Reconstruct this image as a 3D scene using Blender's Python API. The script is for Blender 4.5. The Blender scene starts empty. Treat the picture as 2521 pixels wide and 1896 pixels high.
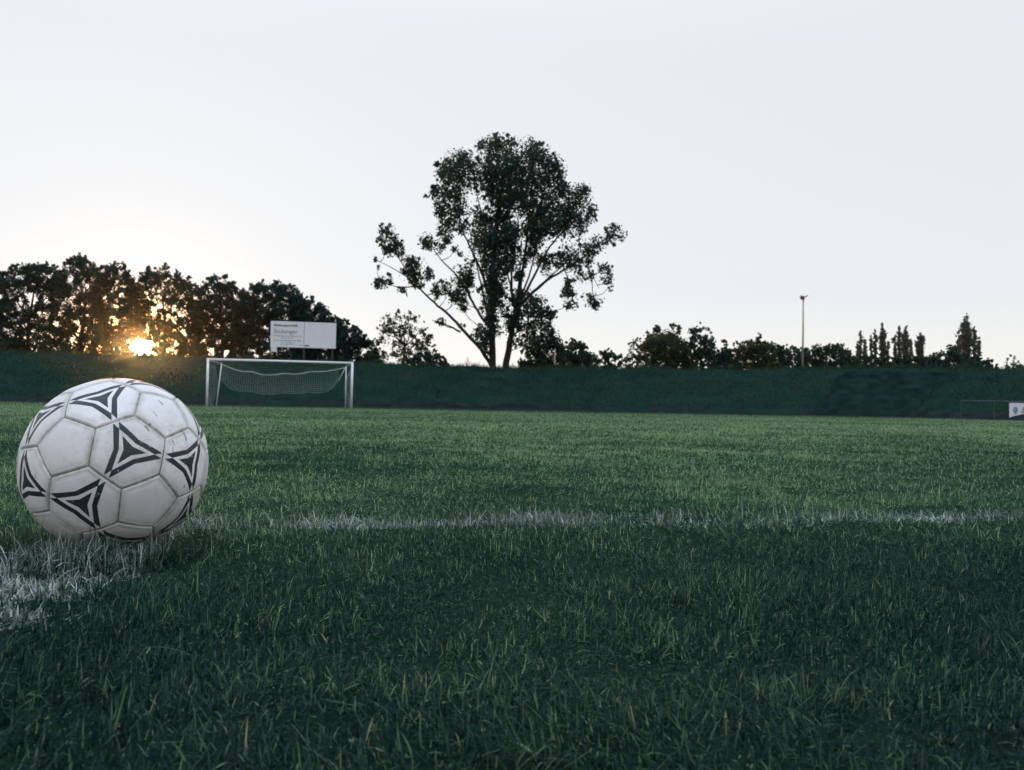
import bpy, bmesh, math, random, itertools
import numpy as np
from mathutils import Vector, Matrix

# ------------------------------------------------------------------ camera, sky, sun
SC = bpy.context.scene
F = 1960.0                                    # focal length in pixels of a 2521 px wide frame
CAM = np.array([0.0, 0.0, 0.195])
PITCH, ROLL = math.radians(1.46), math.radians(1.02)
cam = bpy.data.cameras.new('camera')
cam.sensor_width = 36.0
cam.lens = 36.0 * F / 2521.0
cam.clip_start, cam.clip_end = 0.02, 5000.0
cam.dof.use_dof = True
cam.dof.focus_distance = 1.12
cam.dof.aperture_fstop = 15.0
cam_ob = bpy.data.objects.new('camera', cam)
SC.collection.objects.link(cam_ob)
MROT = Matrix.Rotation(math.radians(90) + PITCH, 4, 'X') @ Matrix.Rotation(ROLL, 4, 'Z')
cam_ob.matrix_world = Matrix.Translation(Vector(CAM)) @ MROT
SC.camera = cam_ob
M3 = np.array(MROT.to_3x3())

SUN_AZ, SUN_EL = math.radians(-25.17), math.radians(3.35)
SUN = Vector((math.sin(SUN_AZ) * math.cos(SUN_EL), math.cos(SUN_AZ) * math.cos(SUN_EL), math.sin(SUN_EL)))
sun = bpy.data.lights.new('sun', 'SUN')
sun.energy = 4.2
sun.angle = math.radians(0.6)
sun.color = (1.0, 0.52, 0.15)
sun_ob = bpy.data.objects.new('sun', sun)
SC.collection.objects.link(sun_ob)
sun_ob.rotation_euler = SUN.to_track_quat('Z', 'Y').to_euler()

SC.view_settings.view_transform = 'Standard'
SC.view_settings.look = 'None'
SC.view_settings.exposure = 0.0
SC.view_settings.gamma = 1.0

world = bpy.data.worlds.new("World")
SC.world = world
world.use_nodes = True
wt = world.node_tree
wn, wl = wt.nodes, wt.links
bg = wn['Background']
sky = wn.new('ShaderNodeTexSky')
sky.sky_type = 'NISHITA'
sky.sun_disc = False
sky.sun_elevation = SUN_EL
sky.sun_rotation = SUN_AZ
gam = wn.new('ShaderNodeGamma'); gam.inputs[1].default_value = 0.06      # thin bright overcast: contrast of the clear sky flattened
wl.new(sky.outputs[0], gam.inputs[0])
hsv = wn.new('ShaderNodeHueSaturation'); hsv.inputs['Saturation'].default_value = 0.62
wl.new(gam.outputs[0], hsv.inputs['Color'])
sca = wn.new('ShaderNodeVectorMath'); sca.operation = 'MULTIPLY'
sca.inputs[1].default_value = (7.90, 8.12, 8.50)
wl.new(hsv.outputs[0], sca.inputs[0])
# unseen sky overhead given added light for the ball and grass
tc0 = wn.new('ShaderNodeTexCoord')
sep = wn.new('ShaderNodeSeparateXYZ'); wl.new(tc0.outputs['Generated'], sep.inputs[0])
mro = wn.new('ShaderNodeMapRange'); mro.interpolation_type = 'SMOOTHSTEP'
mro.inputs[1].default_value = 0.38; mro.inputs[2].default_value = 0.95; mro.inputs[3].default_value = 0.0; mro.inputs[4].default_value = 1.0
wl.new(sep.outputs['Z'], mro.inputs[0])
gain = wn.new('ShaderNodeVectorMath'); gain.operation = 'MULTIPLY_ADD'     # and bluer: 1 + t * (0.6, 1.05, 1.5)
gain.inputs[1].default_value = (0.72, 1.02, 1.30); gain.inputs[2].default_value = (1, 1, 1)
wl.new(mro.outputs[0], gain.inputs[0])
ovh = wn.new('ShaderNodeVectorMath'); ovh.operation = 'MULTIPLY'
wl.new(sca.outputs[0], ovh.inputs[0]); wl.new(gain.outputs[0], ovh.inputs[1])
# aureole and disc of the low sun, by angle from the sun
tc = wn.new('ShaderNodeTexCoord')
dot = wn.new('ShaderNodeVectorMath'); dot.operation = 'DOT_PRODUCT'
dot.inputs[1].default_value = SUN
wl.new(tc.outputs['Generated'], dot.inputs[0])
aco = wn.new('ShaderNodeMath'); aco.operation = 'ARCCOSINE'
wl.new(dot.outputs['Value'], aco.inputs[0])
def lobe(width_deg, col, gain):
    m = wn.new('ShaderNodeMath'); m.operation = 'DIVIDE'; m.inputs[1].default_value = math.radians(width_deg)
    wl.new(aco.outputs[0], m.inputs[0])
    p = wn.new('ShaderNodeMath'); p.operation = 'POWER'; p.inputs[1].default_value = 2.0
    wl.new(m.outputs[0], p.inputs[0])
    n = wn.new('ShaderNodeMath'); n.operation = 'MULTIPLY'; n.inputs[1].default_value = -1.0
    wl.new(p.outputs[0], n.inputs[0])
    e = wn.new('ShaderNodeMath'); e.operation = 'EXPONENT'
    wl.new(n.outputs[0], e.inputs[0])
    v = wn.new('ShaderNodeVectorMath'); v.operation = 'SCALE'
    v.inputs[0].default_value = (col[0] * gain, col[1] * gain, col[2] * gain)
    wl.new(e.outputs[0], v.inputs['Scale'])
    return v.outputs[0]
# warm band low over the horizon at sunset
mrh = wn.new('ShaderNodeMapRange'); mrh.interpolation_type = 'SMOOTHSTEP'
mrh.inputs[1].default_value = 0.0; mrh.inputs[2].default_value = 0.15; mrh.inputs[3].default_value = 1.0; mrh.inputs[4].default_value = 0.0
wl.new(sep.outputs['Z'], mrh.inputs[0])
band = wn.new('ShaderNodeVectorMath'); band.operation = 'SCALE'
band.inputs[0].default_value = (1.3, 0.95, 0.10)
wl.new(mrh.outputs[0], band.inputs['Scale'])
bsum = wn.new('ShaderNodeVectorMath'); bsum.operation = 'ADD'
wl.new(ovh.outputs[0], bsum.inputs[0]); wl.new(band.outputs[0], bsum.inputs[1])
acc = bsum.outputs[0]
for lb in ((0.75, (1, 0.86, 0.6), 900.0), (2.2, (1, 0.62, 0.22), 70.0), (6.0, (1, 0.75, 0.42), 0.4)):
    ad = wn.new('ShaderNodeVectorMath'); ad.operation = 'ADD'
    wl.new(acc, ad.inputs[0]); wl.new(lobe(*lb), ad.inputs[1])
    acc = ad.outputs[0]
wl.new(acc, bg.inputs[0])
bg.inputs[1].default_value = 0.10

# ------------------------------------------------------------------ helpers
COL = SC.collection
RNG = np.random.default_rng(7)

def ray(px, py):
    return M3 @ np.array([(px - 1260.5) / F, -(py - 948.0) / F, -1.0])

def at(px, py, Y):
    d = ray(px, py)
    return CAM + d * (Y / d[1])

def D(v):                                     # overview pixel (2212 wide) to full pixel
    return v * 2521.0 / 2212.0

def mesh_np(name, verts, faces, mat, parent=None, smooth=False, attrs=None):
    """faces: list of int arrays (n, k)"""
    me = bpy.data.meshes.new(name)
    verts = np.asarray(verts, dtype=np.float32)
    if isinstance(faces, np.ndarray):
        faces = [faces]
    faces = [np.asarray(f, dtype=np.int32) for f in faces if len(f)]
    me.vertices.add(len(verts))
    me.vertices.foreach_set('co', verts.ravel())
    nl = sum(f.size for f in faces)
    npoly = sum(len(f) for f in faces)
    me.loops.add(nl)
    me.loops.foreach_set('vertex_index', np.concatenate([f.ravel() for f in faces]))
    me.polygons.add(npoly)
    tot = np.concatenate([np.full(len(f), f.shape[1], dtype=np.int32) for f in faces])
    st = np.concatenate([[0], np.cumsum(tot)[:-1]]).astype(np.int32)
    me.polygons.foreach_set('loop_start', st)
    me.polygons.foreach_set('use_smooth', np.full(npoly, smooth, dtype=bool))
    for k, v in (attrs or {}).items():
        a = me.attributes.new(k, 'FLOAT', 'POINT')
        a.data.foreach_set('value', np.asarray(v, dtype=np.float32))
    me.update(calc_edges=True)
    me.validate()
    if mat is not None:
        me.materials.append(mat)
    o = bpy.data.objects.new(name, me)
    COL.objects.link(o)
    if parent is not None:
        o.parent = parent
    return o

def tag(o, label, cat, group=None):
    o['label'] = label
    o['category'] = cat
    if group:
        o['group'] = group
    return o

def thing(name, label, cat, loc, group=None):
    o = bpy.data.objects.new(name, None)
    o.empty_display_size = 0.3
    COL.objects.link(o)
    o.location = Vector([float(c) for c in loc])
    return tag(o, label, cat, group)

class MB:
    """collects simple solids in one mesh"""
    def __init__(self):
        self.v, self.f3, self.f4, self.n = [], [], [], 0
    def add(self, v, quads=(), tris=()):
        self.v.append(np.asarray(v, float))
        self.f4 += [[i + self.n for i in q] for q in quads]
        self.f3 += [[i + self.n for i in t] for t in tris]
        self.n += len(v)
    def box(self, c, ax, ay, az):
        c, ax, ay, az = [np.asarray(t, float) for t in (c, ax, ay, az)]
        v = [c + sx * ax + sy * ay + sz * az for sz in (-1, 1) for sy in (-1, 1) for sx in (-1, 1)]
        self.add(v, [(0, 2, 3, 1), (4, 5, 7, 6), (0, 1, 5, 4), (2, 6, 7, 3), (0, 4, 6, 2), (1, 3, 7, 5)])
    def tube(self, pts, rad, sides=8, cap=True):
        pts = np.asarray(pts, float)
        rad = np.broadcast_to(np.asarray(rad, float), (len(pts),))
        t = np.gradient(pts, axis=0)
        t /= np.linalg.norm(t, axis=1)[:, None] + 1e-12
        up = np.array([0.0, 0.0, 1.0]) if abs(t[0][2]) < 0.9 else np.array([1.0, 0.0, 0.0])
        ring = []
        a = np.cross(up, t[0]); a /= np.linalg.norm(a)
        for i in range(len(pts)):
            a = a - t[i] * (a @ t[i]); a /= np.linalg.norm(a) + 1e-12
            b = np.cross(t[i], a)
            for k in range(sides):
                th = 2 * math.pi * k / sides
                ring.append(pts[i] + rad[i] * (a * math.cos(th) + b * math.sin(th)))
        q = []
        for i in range(len(pts) - 1):
            for k in range(sides):
                k2 = (k + 1) % sides
                q.append((i * sides + k, i * sides + k2, (i + 1) * sides + k2, (i + 1) * sides + k))
        n = len(ring)
        tr = []
        if cap:
            ring += [pts[0], pts[-1]]
            for k in range(sides):
                k2 = (k + 1) % sides
                tr.append((n, k2, k))
                tr.append((n + 1, (len(pts) - 1) * sides + k, (len(pts) - 1) * sides + k2))
        self.add(ring, q, tr)
    def build(self, name, mat, parent=None, smooth=False, local=True):
        v = np.concatenate(self.v)
        if parent is not None and local:
            v = v - np.array(parent.matrix_basis.translation)
        fs = []
        if self.f4: fs.append(np.array(self.f4))
        if self.f3: fs.append(np.array(self.f3))
        return mesh_np(name, v, fs, mat, parent, smooth)

def vnoise(x, y, scale, seed):
    r = np.random.default_rng(seed)
    g = r.random((64, 64))
    u, v = np.asarray(x) / scale, np.asarray(y) / scale
    i, j = np.floor(u).astype(int), np.floor(v).astype(int)
    fu, fv = u - i, v - j
    fu, fv = fu * fu * (3 - 2 * fu), fv * fv * (3 - 2 * fv)
    a, b = g[i % 64, j % 64], g[(i + 1) % 64, j % 64]
    c, d = g[i % 64, (j + 1) % 64], g[(i + 1) % 64, (j + 1) % 64]
    return (a * (1 - fu) + b * fu) * (1 - fv) + (c * (1 - fu) + d * fu) * fv

# ------------------------------------------------------------------ materials
def new_mat(name):
    m = bpy.data.materials.new(name)
    m.use_nodes = True
    n = m.node_tree.nodes
    for x in list(n):
        if x.type != 'OUTPUT_MATERIAL':
            n.remove(x)
    return m, n, m.node_tree.links, n['Material Output']

def ramp(n, stops):
    r = n.new('ShaderNodeValToRGB')
    e = r.color_ramp.elements
    while len(e) < len(stops):
        e.new(0.5)
    for el, (p, c) in zip(e, stops):
        el.position = p
        el.color = (*c, 1)
    return r

def simple_mat(name, col, rough=0.6, metal=0.0, var=0.15, scale=6.0, bump=0.0):
    m, n, l, out = new_mat(name)
    b = n.new('ShaderNodeBsdfPrincipled')
    t = n.new('ShaderNodeTexCoord')
    no = n.new('ShaderNodeTexNoise'); no.inputs['Scale'].default_value = scale; no.inputs['Detail'].default_value = 6
    l.new(t.outputs['Object'], no.inputs['Vector'])
    r = ramp(n, [(0.3, tuple(c * (1 - var) for c in col)), (0.7, tuple(min(1, c * (1 + var)) for c in col))])
    l.new(no.outputs['Fac'], r.inputs[0])
    l.new(r.outputs[0], b.inputs['Base Color'])
    b.inputs['Roughness'].default_value = rough
    b.inputs['Metallic'].default_value = metal
    if rough > 0.9: b.inputs['Specular IOR Level'].default_value = 0.08
    if bump:
        bp = n.new('ShaderNodeBump'); bp.inputs['Strength'].default_value = bump
        l.new(no.outputs['Fac'], bp.inputs['Height']); l.new(bp.outputs[0], b.inputs['Normal'])
    l.new(b.outputs[0], out.inputs[0])
    return m

def leaf_mat(name, stops, trans=0.4, tcol=(0.12, 0.13, 0.02), gloss=0.05, forward=0.0):
    m, n, l, out = new_mat(name)
    a = n.new('ShaderNodeAttribute'); a.attribute_name = 'tint'
    r = ramp(n, stops)
    l.new(a.outputs['Fac'], r.inputs[0])
    d = n.new('ShaderNodeBsdfDiffuse'); l.new(r.outputs[0], d.inputs[0])
    t = n.new('ShaderNodeBsdfTranslucent')
    if tcol is None: l.new(r.outputs[0], t.inputs[0])
    else: t.inputs[0].default_value = (*tcol, 1)
    mx = n.new('ShaderNodeMixShader'); mx.inputs[0].default_value = trans
    l.new(d.outputs[0], mx.inputs[1]); l.new(t.outputs[0], mx.inputs[2])
    if forward:
        # a thin leaf also lets light through nearly straight on
        rf = n.new('ShaderNodeBsdfRefraction'); rf.distribution = 'BECKMANN'
        rf.inputs[0].default_value = (0.9, 0.45, 0.10, 1); rf.inputs['Roughness'].default_value = 0.20; rf.inputs['IOR'].default_value = 1.25
        mf = n.new('ShaderNodeMixShader'); mf.inputs[0].default_value = forward
        l.new(mx.outputs[0], mf.inputs[1]); l.new(rf.outputs[0], mf.inputs[2])
        mx = mf
    g = n.new('ShaderNodeBsdfGlossy'); g.inputs['Roughness'].default_value = 0.45
    g.inputs[0].default_value = (0.8, 0.85, 0.9, 1)
    m2 = n.new('ShaderNodeMixShader'); m2.inputs[0].default_value = gloss
    l.new(mx.outputs[0], m2.inputs[1]); l.new(g.outputs[0], m2.inputs[2])
    l.new(m2.outputs[0], out.inputs[0])
    return m

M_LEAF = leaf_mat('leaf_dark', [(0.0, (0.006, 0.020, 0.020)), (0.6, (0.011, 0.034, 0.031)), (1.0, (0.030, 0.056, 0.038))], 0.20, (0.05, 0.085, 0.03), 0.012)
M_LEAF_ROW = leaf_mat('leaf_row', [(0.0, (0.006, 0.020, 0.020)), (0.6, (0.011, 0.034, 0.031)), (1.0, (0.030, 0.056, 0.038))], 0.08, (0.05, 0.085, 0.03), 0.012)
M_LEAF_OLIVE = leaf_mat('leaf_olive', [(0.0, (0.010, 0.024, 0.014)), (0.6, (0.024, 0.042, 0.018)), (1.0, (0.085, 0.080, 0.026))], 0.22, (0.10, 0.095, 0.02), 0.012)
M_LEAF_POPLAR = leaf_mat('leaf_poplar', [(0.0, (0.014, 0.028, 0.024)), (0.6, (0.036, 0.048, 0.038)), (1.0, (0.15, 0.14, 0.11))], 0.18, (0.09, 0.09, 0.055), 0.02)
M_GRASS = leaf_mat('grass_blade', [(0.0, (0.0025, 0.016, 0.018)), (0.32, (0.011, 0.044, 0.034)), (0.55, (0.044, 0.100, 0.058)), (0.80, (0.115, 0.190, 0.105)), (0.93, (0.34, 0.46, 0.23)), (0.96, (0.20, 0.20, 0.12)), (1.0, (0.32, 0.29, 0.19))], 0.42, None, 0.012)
M_CHALK = leaf_mat('chalked_blade', [(0.0, (0.05, 0.085, 0.065)), (0.5, (0.24, 0.28, 0.26)), (1.0, (0.68, 0.71, 0.68))], 0.2, None, 0.02)
M_BANK_GRASS = leaf_mat('bank_grass', [(0.0, (0.010, 0.028, 0.021)), (0.7, (0.017, 0.040, 0.026)), (1.0, (0.042, 0.062, 0.031))], 0.3, (0.03, 0.065, 0.035), 0.01)
M_BARK = simple_mat('bark', (0.030, 0.026, 0.022), 0.92, 0, 0.4, 4.0, 0.5)
M_WHITE = simple_mat('white_paint', (0.74, 0.74, 0.76), 0.45, 0, 0.08, 3.0)
M_NET = simple_mat('net_cord', (0.30, 0.33, 0.33), 0.8, 0, 0.15, 5.0)
M_SIGN = simple_mat('sign_panel', (0.73, 0.72, 0.75), 0.5, 0, 0.05, 1.2)
M_INK = simple_mat('sign_ink_dark', (0.06, 0.06, 0.07), 0.6)
M_INK2 = simple_mat('sign_ink_brown', (0.17, 0.14, 0.13), 0.6)
M_BLUE = simple_mat('emblem_blue', (0.10, 0.19, 0.30), 0.6)
M_STEEL = simple_mat('galvanised_steel', (0.30, 0.30, 0.29), 0.55, 0.3, 0.2, 5.0)
M_RAIL = simple_mat('weathered_rail', (0.075, 0.09, 0.09), 0.6, 0.2, 0.25, 4.0)
M_DARK = simple_mat('dark_metal', (0.035, 0.035, 0.035), 0.5, 0.2)
M_WOOD = simple_mat('post_wood', (0.06, 0.045, 0.03), 0.8, 0, 0.3, 8.0)
M_REDWHITE = simple_mat('faded_red_paint', (0.50, 0.30, 0.30), 0.6)
M_STEP = simple_mat('weathered_concrete', (0.017, 0.040, 0.038), 0.95, 0, 0.5, 1.1, 0.4)
M_PATH = simple_mat('cinder', (0.0095, 0.0155, 0.0165), 0.95, 0, 0.6, 1.5, 0.4)

def ground_mat(name, c0, c1, c2, s1, s2):
    m, n, l, out = new_mat(name)
    g = n.new('ShaderNodeNewGeometry')
    a = n.new('ShaderNodeTexNoise'); a.inputs['Scale'].default_value = s1; a.inputs['Detail'].default_value = 8
    b = n.new('ShaderNodeTexNoise'); b.inputs['Scale'].default_value = s2; b.inputs['Detail'].default_value = 4
    l.new(g.outputs['Position'], a.inputs['Vector']); l.new(g.outputs['Position'], b.inputs['Vector'])
    mm = n.new('ShaderNodeMath'); mm.operation = 'MULTIPLY'
    ad = n.new('ShaderNodeMath'); ad.operation = 'ADD'
    l.new(a.outputs['Fac'], ad.inputs[0]); l.new(b.outputs['Fac'], ad.inputs[1])
    mm.inputs[1].default_value = 0.5; l.new(ad.outputs[0], mm.inputs[0])
    r = ramp(n, [(0.32, c0), (0.5, c1), (0.68, c2)])
    l.new(mm.outputs[0], r.inputs[0])
    d = n.new('ShaderNodeBsdfDiffuse'); l.new(r.outputs[0], d.inputs[0])
    bp = n.new('ShaderNodeBump'); bp.inputs['Strength'].default_value = 0.6; bp.inputs['Distance'].default_value = 0.03
    l.new(a.outputs['Fac'], bp.inputs['Height']); l.new(bp.outputs[0], d.inputs['Normal'])
    l.new(d.outputs[0], out.inputs[0])
    return m
M_PITCH = ground_mat('turf_soil', (0.007, 0.018, 0.012), (0.014, 0.034, 0.020), (0.028, 0.050, 0.026), 60.0, 1.3)
M_BANK = ground_mat('bank_turf', (0.006, 0.020, 0.018), (0.011, 0.031, 0.025), (0.020, 0.040, 0.027), 9.0, 0.6)
M_FIELD = ground_mat('field', (0.03, 0.05, 0.02), (0.05, 0.07, 0.03), (0.07, 0.08, 0.035), 0.5, 0.02)

# ------------------------------------------------------------------ terrain
def gz(x, y):
    y = np.asarray(y, float)
    return np.interp(y, [0, 4, 40, 47, 60], [0, 0, -0.12, -0.07, -0.07]) + 0 * np.asarray(x)

def smooth_curve(pts, n=260, k=15):
    pts = np.array(pts, float)
    t = np.concatenate([[0], np.cumsum(np.linalg.norm(np.diff(pts[:, :2], axis=0), axis=1))])
    tt = np.linspace(0, t[-1], n)
    c = np.stack([np.interp(tt, t, pts[:, i]) for i in range(pts.shape[1])], 1)
    ker = np.hanning(k + 2)[1:-1]; ker /= ker.sum()
    pad = np.concatenate([2 * c[:1] - c[1:k + 1][::-1], c, 2 * c[-1:] - c[-k - 1:-1][::-1]])
    return np.stack([np.convolve(pad[:, i], ker, 'same')[k:-k] for i in range(c.shape[1])], 1)

def crest_z(px, py, Y):
    return at(px, py, Y)[2]
CREST_PX = [(-600, 850), (0, 866), (285, 873), (570, 883), (866, 895), (1130, 904), (1368, 908), (1700, 908), (1977, 908), (2200, 910), (2394, 911), (2460, 905), (2521, 899)]
CREST_Y = [47, 52.6, 54.5, 56.2, 58.4, 59.6, 60, 59, 56.8, 54.4, 51.6, 50.6, 49.3]
crest = [tuple(at(px, py, Y)) for (px, py), Y in zip(CREST_PX, CREST_Y)]
crest = [(-80.0, 36.0, 3.5)] + crest + [(40.0, 40.0, 3.6), (46.0, 28.0, 3.6), (49.0, 12.0, 3.6), (50.0, -10.0, 3.6)]
CR = smooth_curve(crest)
CR[:, 2] += (vnoise(CR[:, 0], CR[:, 1], 2.6, 14) - 0.5) * 0.20
# foot: offset towards the pitch
tg = np.gradient(CR[:, :2], axis=0); tg /= np.linalg.norm(tg, axis=1)[:, None]
NRM = np.stack([tg[:, 1], -tg[:, 0]], 1)         # towards the pitch
FT = CR.copy()
FT[:, :2] += NRM * 8.6
FT[:, 2] = gz(FT[:, 0], FT[:, 1])
N_ = len(CR)

# slope profile of the bank (0 foot .. 1 crest)
prof_t = np.array([0, 0.04, 0.15, 0.3, 0.45, 0.6, 0.75, 0.88, 0.96, 1.0])
prof_z = np.array([0, 0.05, 0.16, 0.33, 0.50, 0.67, 0.83, 0.94, 0.99, 1.0])
rows = []
for t, z in zip(prof_t, prof_z):
    p = FT * (1 - t) + CR * t
    p[:, 2] = FT[:, 2] * (1 - z) + CR[:, 2] * z
    if 0 < t:
        p[:, 2] += (vnoise(p[:, 0], p[:, 1], 1.7, 3) - 0.5) * 0.16
    rows.append(p)
for off, dz in ((1.2, -0.05), (4, -0.35), (12, -0.6), (60, -0.8), (500, -1.0)):
    p = CR.copy(); p[:, :2] -= NRM * off * (1.0 if off < 30 else 1.0)
    if off >= 60:
        c = np.array([0.0, 5.0]); d = CR[:, :2] - c; d /= np.linalg.norm(d, axis=1)[:, None]
        p[:, :2] = CR[:, :2] + d * off
    p[:, 2] += dz
    rows.append(p)
R_ = len(rows)
V = np.concatenate(rows)
q = [(j * N_ + i, j * N_ + i + 1, (j + 1) * N_ + i + 1, (j + 1) * N_ + i) for j in range(R_ - 1) for i in range(N_ - 1)]
bank = mesh_np('embankment', V, np.array(q), M_BANK, smooth=True)
bank['kind'] = 'structure'

def bank_point(i, t):
    """i: float index along the bank, t 0 foot .. 1 crest"""
    i = np.clip(i, 0, N_ - 1.001); k = np.floor(i).astype(int); f = (i - k)[:, None]
    a = FT[k] * (1 - f) + FT[k + 1] * f
    b = CR[k] * (1 - f) + CR[k + 1] * f
    p = a * (1 - t[:, None]) + b * t[:, None]
    z = np.interp(t, prof_t, prof_z)
    p[:, 2] = a[:, 2] * (1 - z) + b[:, 2] * z + (vnoise(p[:, 0], p[:, 1], 1.7, 3) - 0.5) * 0.16 * (t > 0)
    return p

# pitch sheet, from behind the camera to the foot of the bank
gx = np.concatenate([np.linspace(-90, -4, 40), np.linspace(-3.8, 3.8, 60), np.linspace(4, 60, 30)])
gy = np.concatenate([np.linspace(-30, 0.2, 10), np.linspace(0.25, 4, 60), np.linspace(4.4, 58, 70)])
GX, GY = np.meshgrid(gx, gy)
GZ = gz(GX, GY) + (vnoise(GX, GY, 0.22, 5) - 0.5) * 0.012 * (np.abs(GX) < 3.9) * (GY < 4.2) * (GY > 0.2)
# the sheet dips below the bank behind its foot
V = np.stack([GX.ravel(), GY.ravel(), GZ.ravel() - 0.004], 1)
nx, ny = len(gx), len(gy)
q = [(j * nx + i, j * nx + i + 1, (j + 1) * nx + i + 1, (j + 1) * nx + i) for j in range(ny - 1) for i in range(nx - 1)]
pitch = mesh_np('pitch', V, np.array(q), M_PITCH, smooth=True)
pitch['kind'] = 'structure'
S = 690.0
gnd = mesh_np('ground', [(-S, -S, -0.6), (S, -S, -0.6), (S, S, -0.6), (-S, S, -0.6)], np.array([(0, 1, 2, 3)]), M_FIELD)
gnd['kind'] = 'structure'

# cinder path along the foot of the bank
pa = []
for off, dz in ((-0.85, 0.40), (-0.35, 0.20), (0.0, 0.012), (1.5, 0.012), (1.62, 0.0)):
    p = FT.copy(); p[:, :2] += NRM * off
    if off < 0:
        p[:, 2] += dz
    else:
        p[:, 2] = gz(p[:, 0], p[:, 1]) + dz
    p[:, 2] += (vnoise(p[:, 0], p[:, 1], 0.8, 9) - 0.5) * 0.01
    pa.append(p)
V = np.concatenate(pa)
q = [(j * N_ + i + 1, j * N_ + i, (j + 1) * N_ + i, (j + 1) * N_ + i + 1) for j in range(4) for i in range(N_ - 1)]
path = mesh_np('path', V, np.array(q), M_PATH, smooth=False)
path['kind'] = 'structure'

# old concrete terraces on the right of the bank
def idx_of_px(px):
    d = (CR - CAM) @ M3
    x = 1260.5 + F * d[:, 0] / -d[:, 2]
    ok = d[:, 2] < -5
    return float(np.interp(px, x[ok], np.arange(N_)[ok]))
i0, i1 = idx_of_px(2085), idx_of_px(2385)
mb = MB()
nst = 9
rst = random.Random(4)
ii = np.linspace(i0, i1, 24)
for s in range(nst):
    t0 = 0.02 + 0.80 * s / nst; t1 = 0.02 + 0.80 * (s + 1) / nst
    ii = np.linspace(i0 + rst.uniform(-0.2, 0.3), i1 + rst.uniform(-0.4, 0.2), 24)
    a = bank_point(ii - (nst - s) * 0.30, np.full(24, t0)); b = bank_point(ii - (nst - s) * 0.30, np.full(24, t1))
    zt = np.maximum(a[:, 2], b[:, 2]).mean() * 0.0 + b[:, 2] + 0.03
    for k in range(23):
        v = [a[k] * [1, 1, 0] + [0, 0, a[k][2] - 0.3], a[k + 1] * [1, 1, 0] + [0, 0, a[k + 1][2] - 0.3],
             b[k + 1] * [1, 1, 0] + [0, 0, a[k + 1][2] - 0.3], b[k] * [1, 1, 0] + [0, 0, a[k][2] - 0.3],
             [a[k][0], a[k][1], zt[k]], [a[k + 1][0], a[k + 1][1], zt[k + 1]], [b[k + 1][0], b[k + 1][1], zt[k + 1]], [b[k][0], b[k][1], zt[k]]]
        qs = [(0, 1, 5, 4), (4, 5, 6, 7)]
        if k == 0: qs.append((3, 0, 4, 7))
        if k == 22: qs.append((1, 2, 6, 5))
        mb.add(v, qs)
terr = mb.build('terrace_steps', M_STEP)
terr['kind'] = 'structure'

# ------------------------------------------------------------------ grass
def blades(bx, by, bz, h, w, az, lean, curl, tint, seg=3):
    """curved tapered blades, vectorised; returns verts, quads, tris, tint per vertex"""
    n = len(bx)
    dirx, diry = np.cos(az), np.sin(az)
    sx, sy = -diry, dirx                                        # width direction
    vs = []
    tw = np.random.default_rng(11).normal(0, 0.7, n)
    for k in range(seg + 1):
        s = k / seg
        ang = lean + curl * s
        # integrate a bending stem
        hh = h * (np.sin(lean + curl * s) - np.sin(lean)) / np.where(np.abs(curl) < 1e-3, 1e-3, curl)   # vertical: int cos
        oo = h * (np.cos(lean) - np.cos(lean + curl * s)) / np.where(np.abs(curl) < 1e-3, 1e-3, curl)   # outward: int sin
        cx, cy, cz = bx + dirx * oo, by + diry * oo, bz + np.maximum(hh, 0.0015)
        if k < seg:
            ww = w * (1 - 0.75 * s ** 1.8) * 0.5
            cs, sn = np.cos(tw * s), np.sin(tw * s)
            wx, wy, wz = sx * cs * ww, sy * cs * ww, sn * ww
            vs.append(np.stack([cx - wx, cy - wy, cz - wz], 1))
            vs.append(np.stack([cx + wx, cy + wy, cz + wz], 1))
        else:
            vs.append(np.stack([cx, cy, cz], 1))
    m = 2 * seg + 1
    V = np.stack(vs, 1).reshape(-1, 3)
    base = (np.arange(n) * m)[:, None]
    quads = np.concatenate([base + np.array([2 * k, 2 * k + 1, 2 * k + 3, 2 * k + 2]) for k in range(seg - 1)])
    tris = base + np.array([2 * seg - 2, 2 * seg - 1, 2 * seg])
    return V, quads, tris, np.repeat(tint, m)

BALL = np.array([-0.51, 1.035, 0.11]); BR = 0.11

def sample_wedge(rng, y0, y1, dens, mx, my=0.0):
    """random points of a given density law in the widened view wedge"""
    out = []
    edges = np.geomspace(y0, y1, 60)
    for a, b in zip(edges[:-1], edges[1:]):
        w = 0.68 * b + mx
        n = int(dens(0.5 * (a + b)) * (b - a) * 2 * w)
        out.append(np.stack([rng.uniform(-w, w, n), rng.uniform(a, b, n)], 1))
    return np.concatenate(out)

def in_line(x, y):
    """signed distance (m) outside the two chalk strips: <0 inside"""
    wob = (vnoise(x, y, 0.09, 21) - 0.5) * 0.05
    # strip along the goal-line direction, through the ball to the right
    dx, dy = x + 0.50, y - 1.235
    c, s = math.cos(math.radians(11.8)), math.sin(math.radians(11.8))
    u, v = dx * c + dy * s, -dx * s + dy * c
    d1 = np.maximum(np.abs(v) - 0.038, -u - 0.06) + wob
    c2, s2 = math.cos(math.radians(3.5)), math.sin(math.radians(3.5))
    u2, v2 = dx * s2 - dy * c2, dx * c2 + dy * s2
    d2 = np.maximum(np.abs(v2 + 0.030) - 0.076, -u2 - 0.05) + wob
    d2 = d2 + (vnoise(x, y, 0.035, 22) < 0.26) * 0.1           # worn spots
    return np.minimum(d1, d2)

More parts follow.
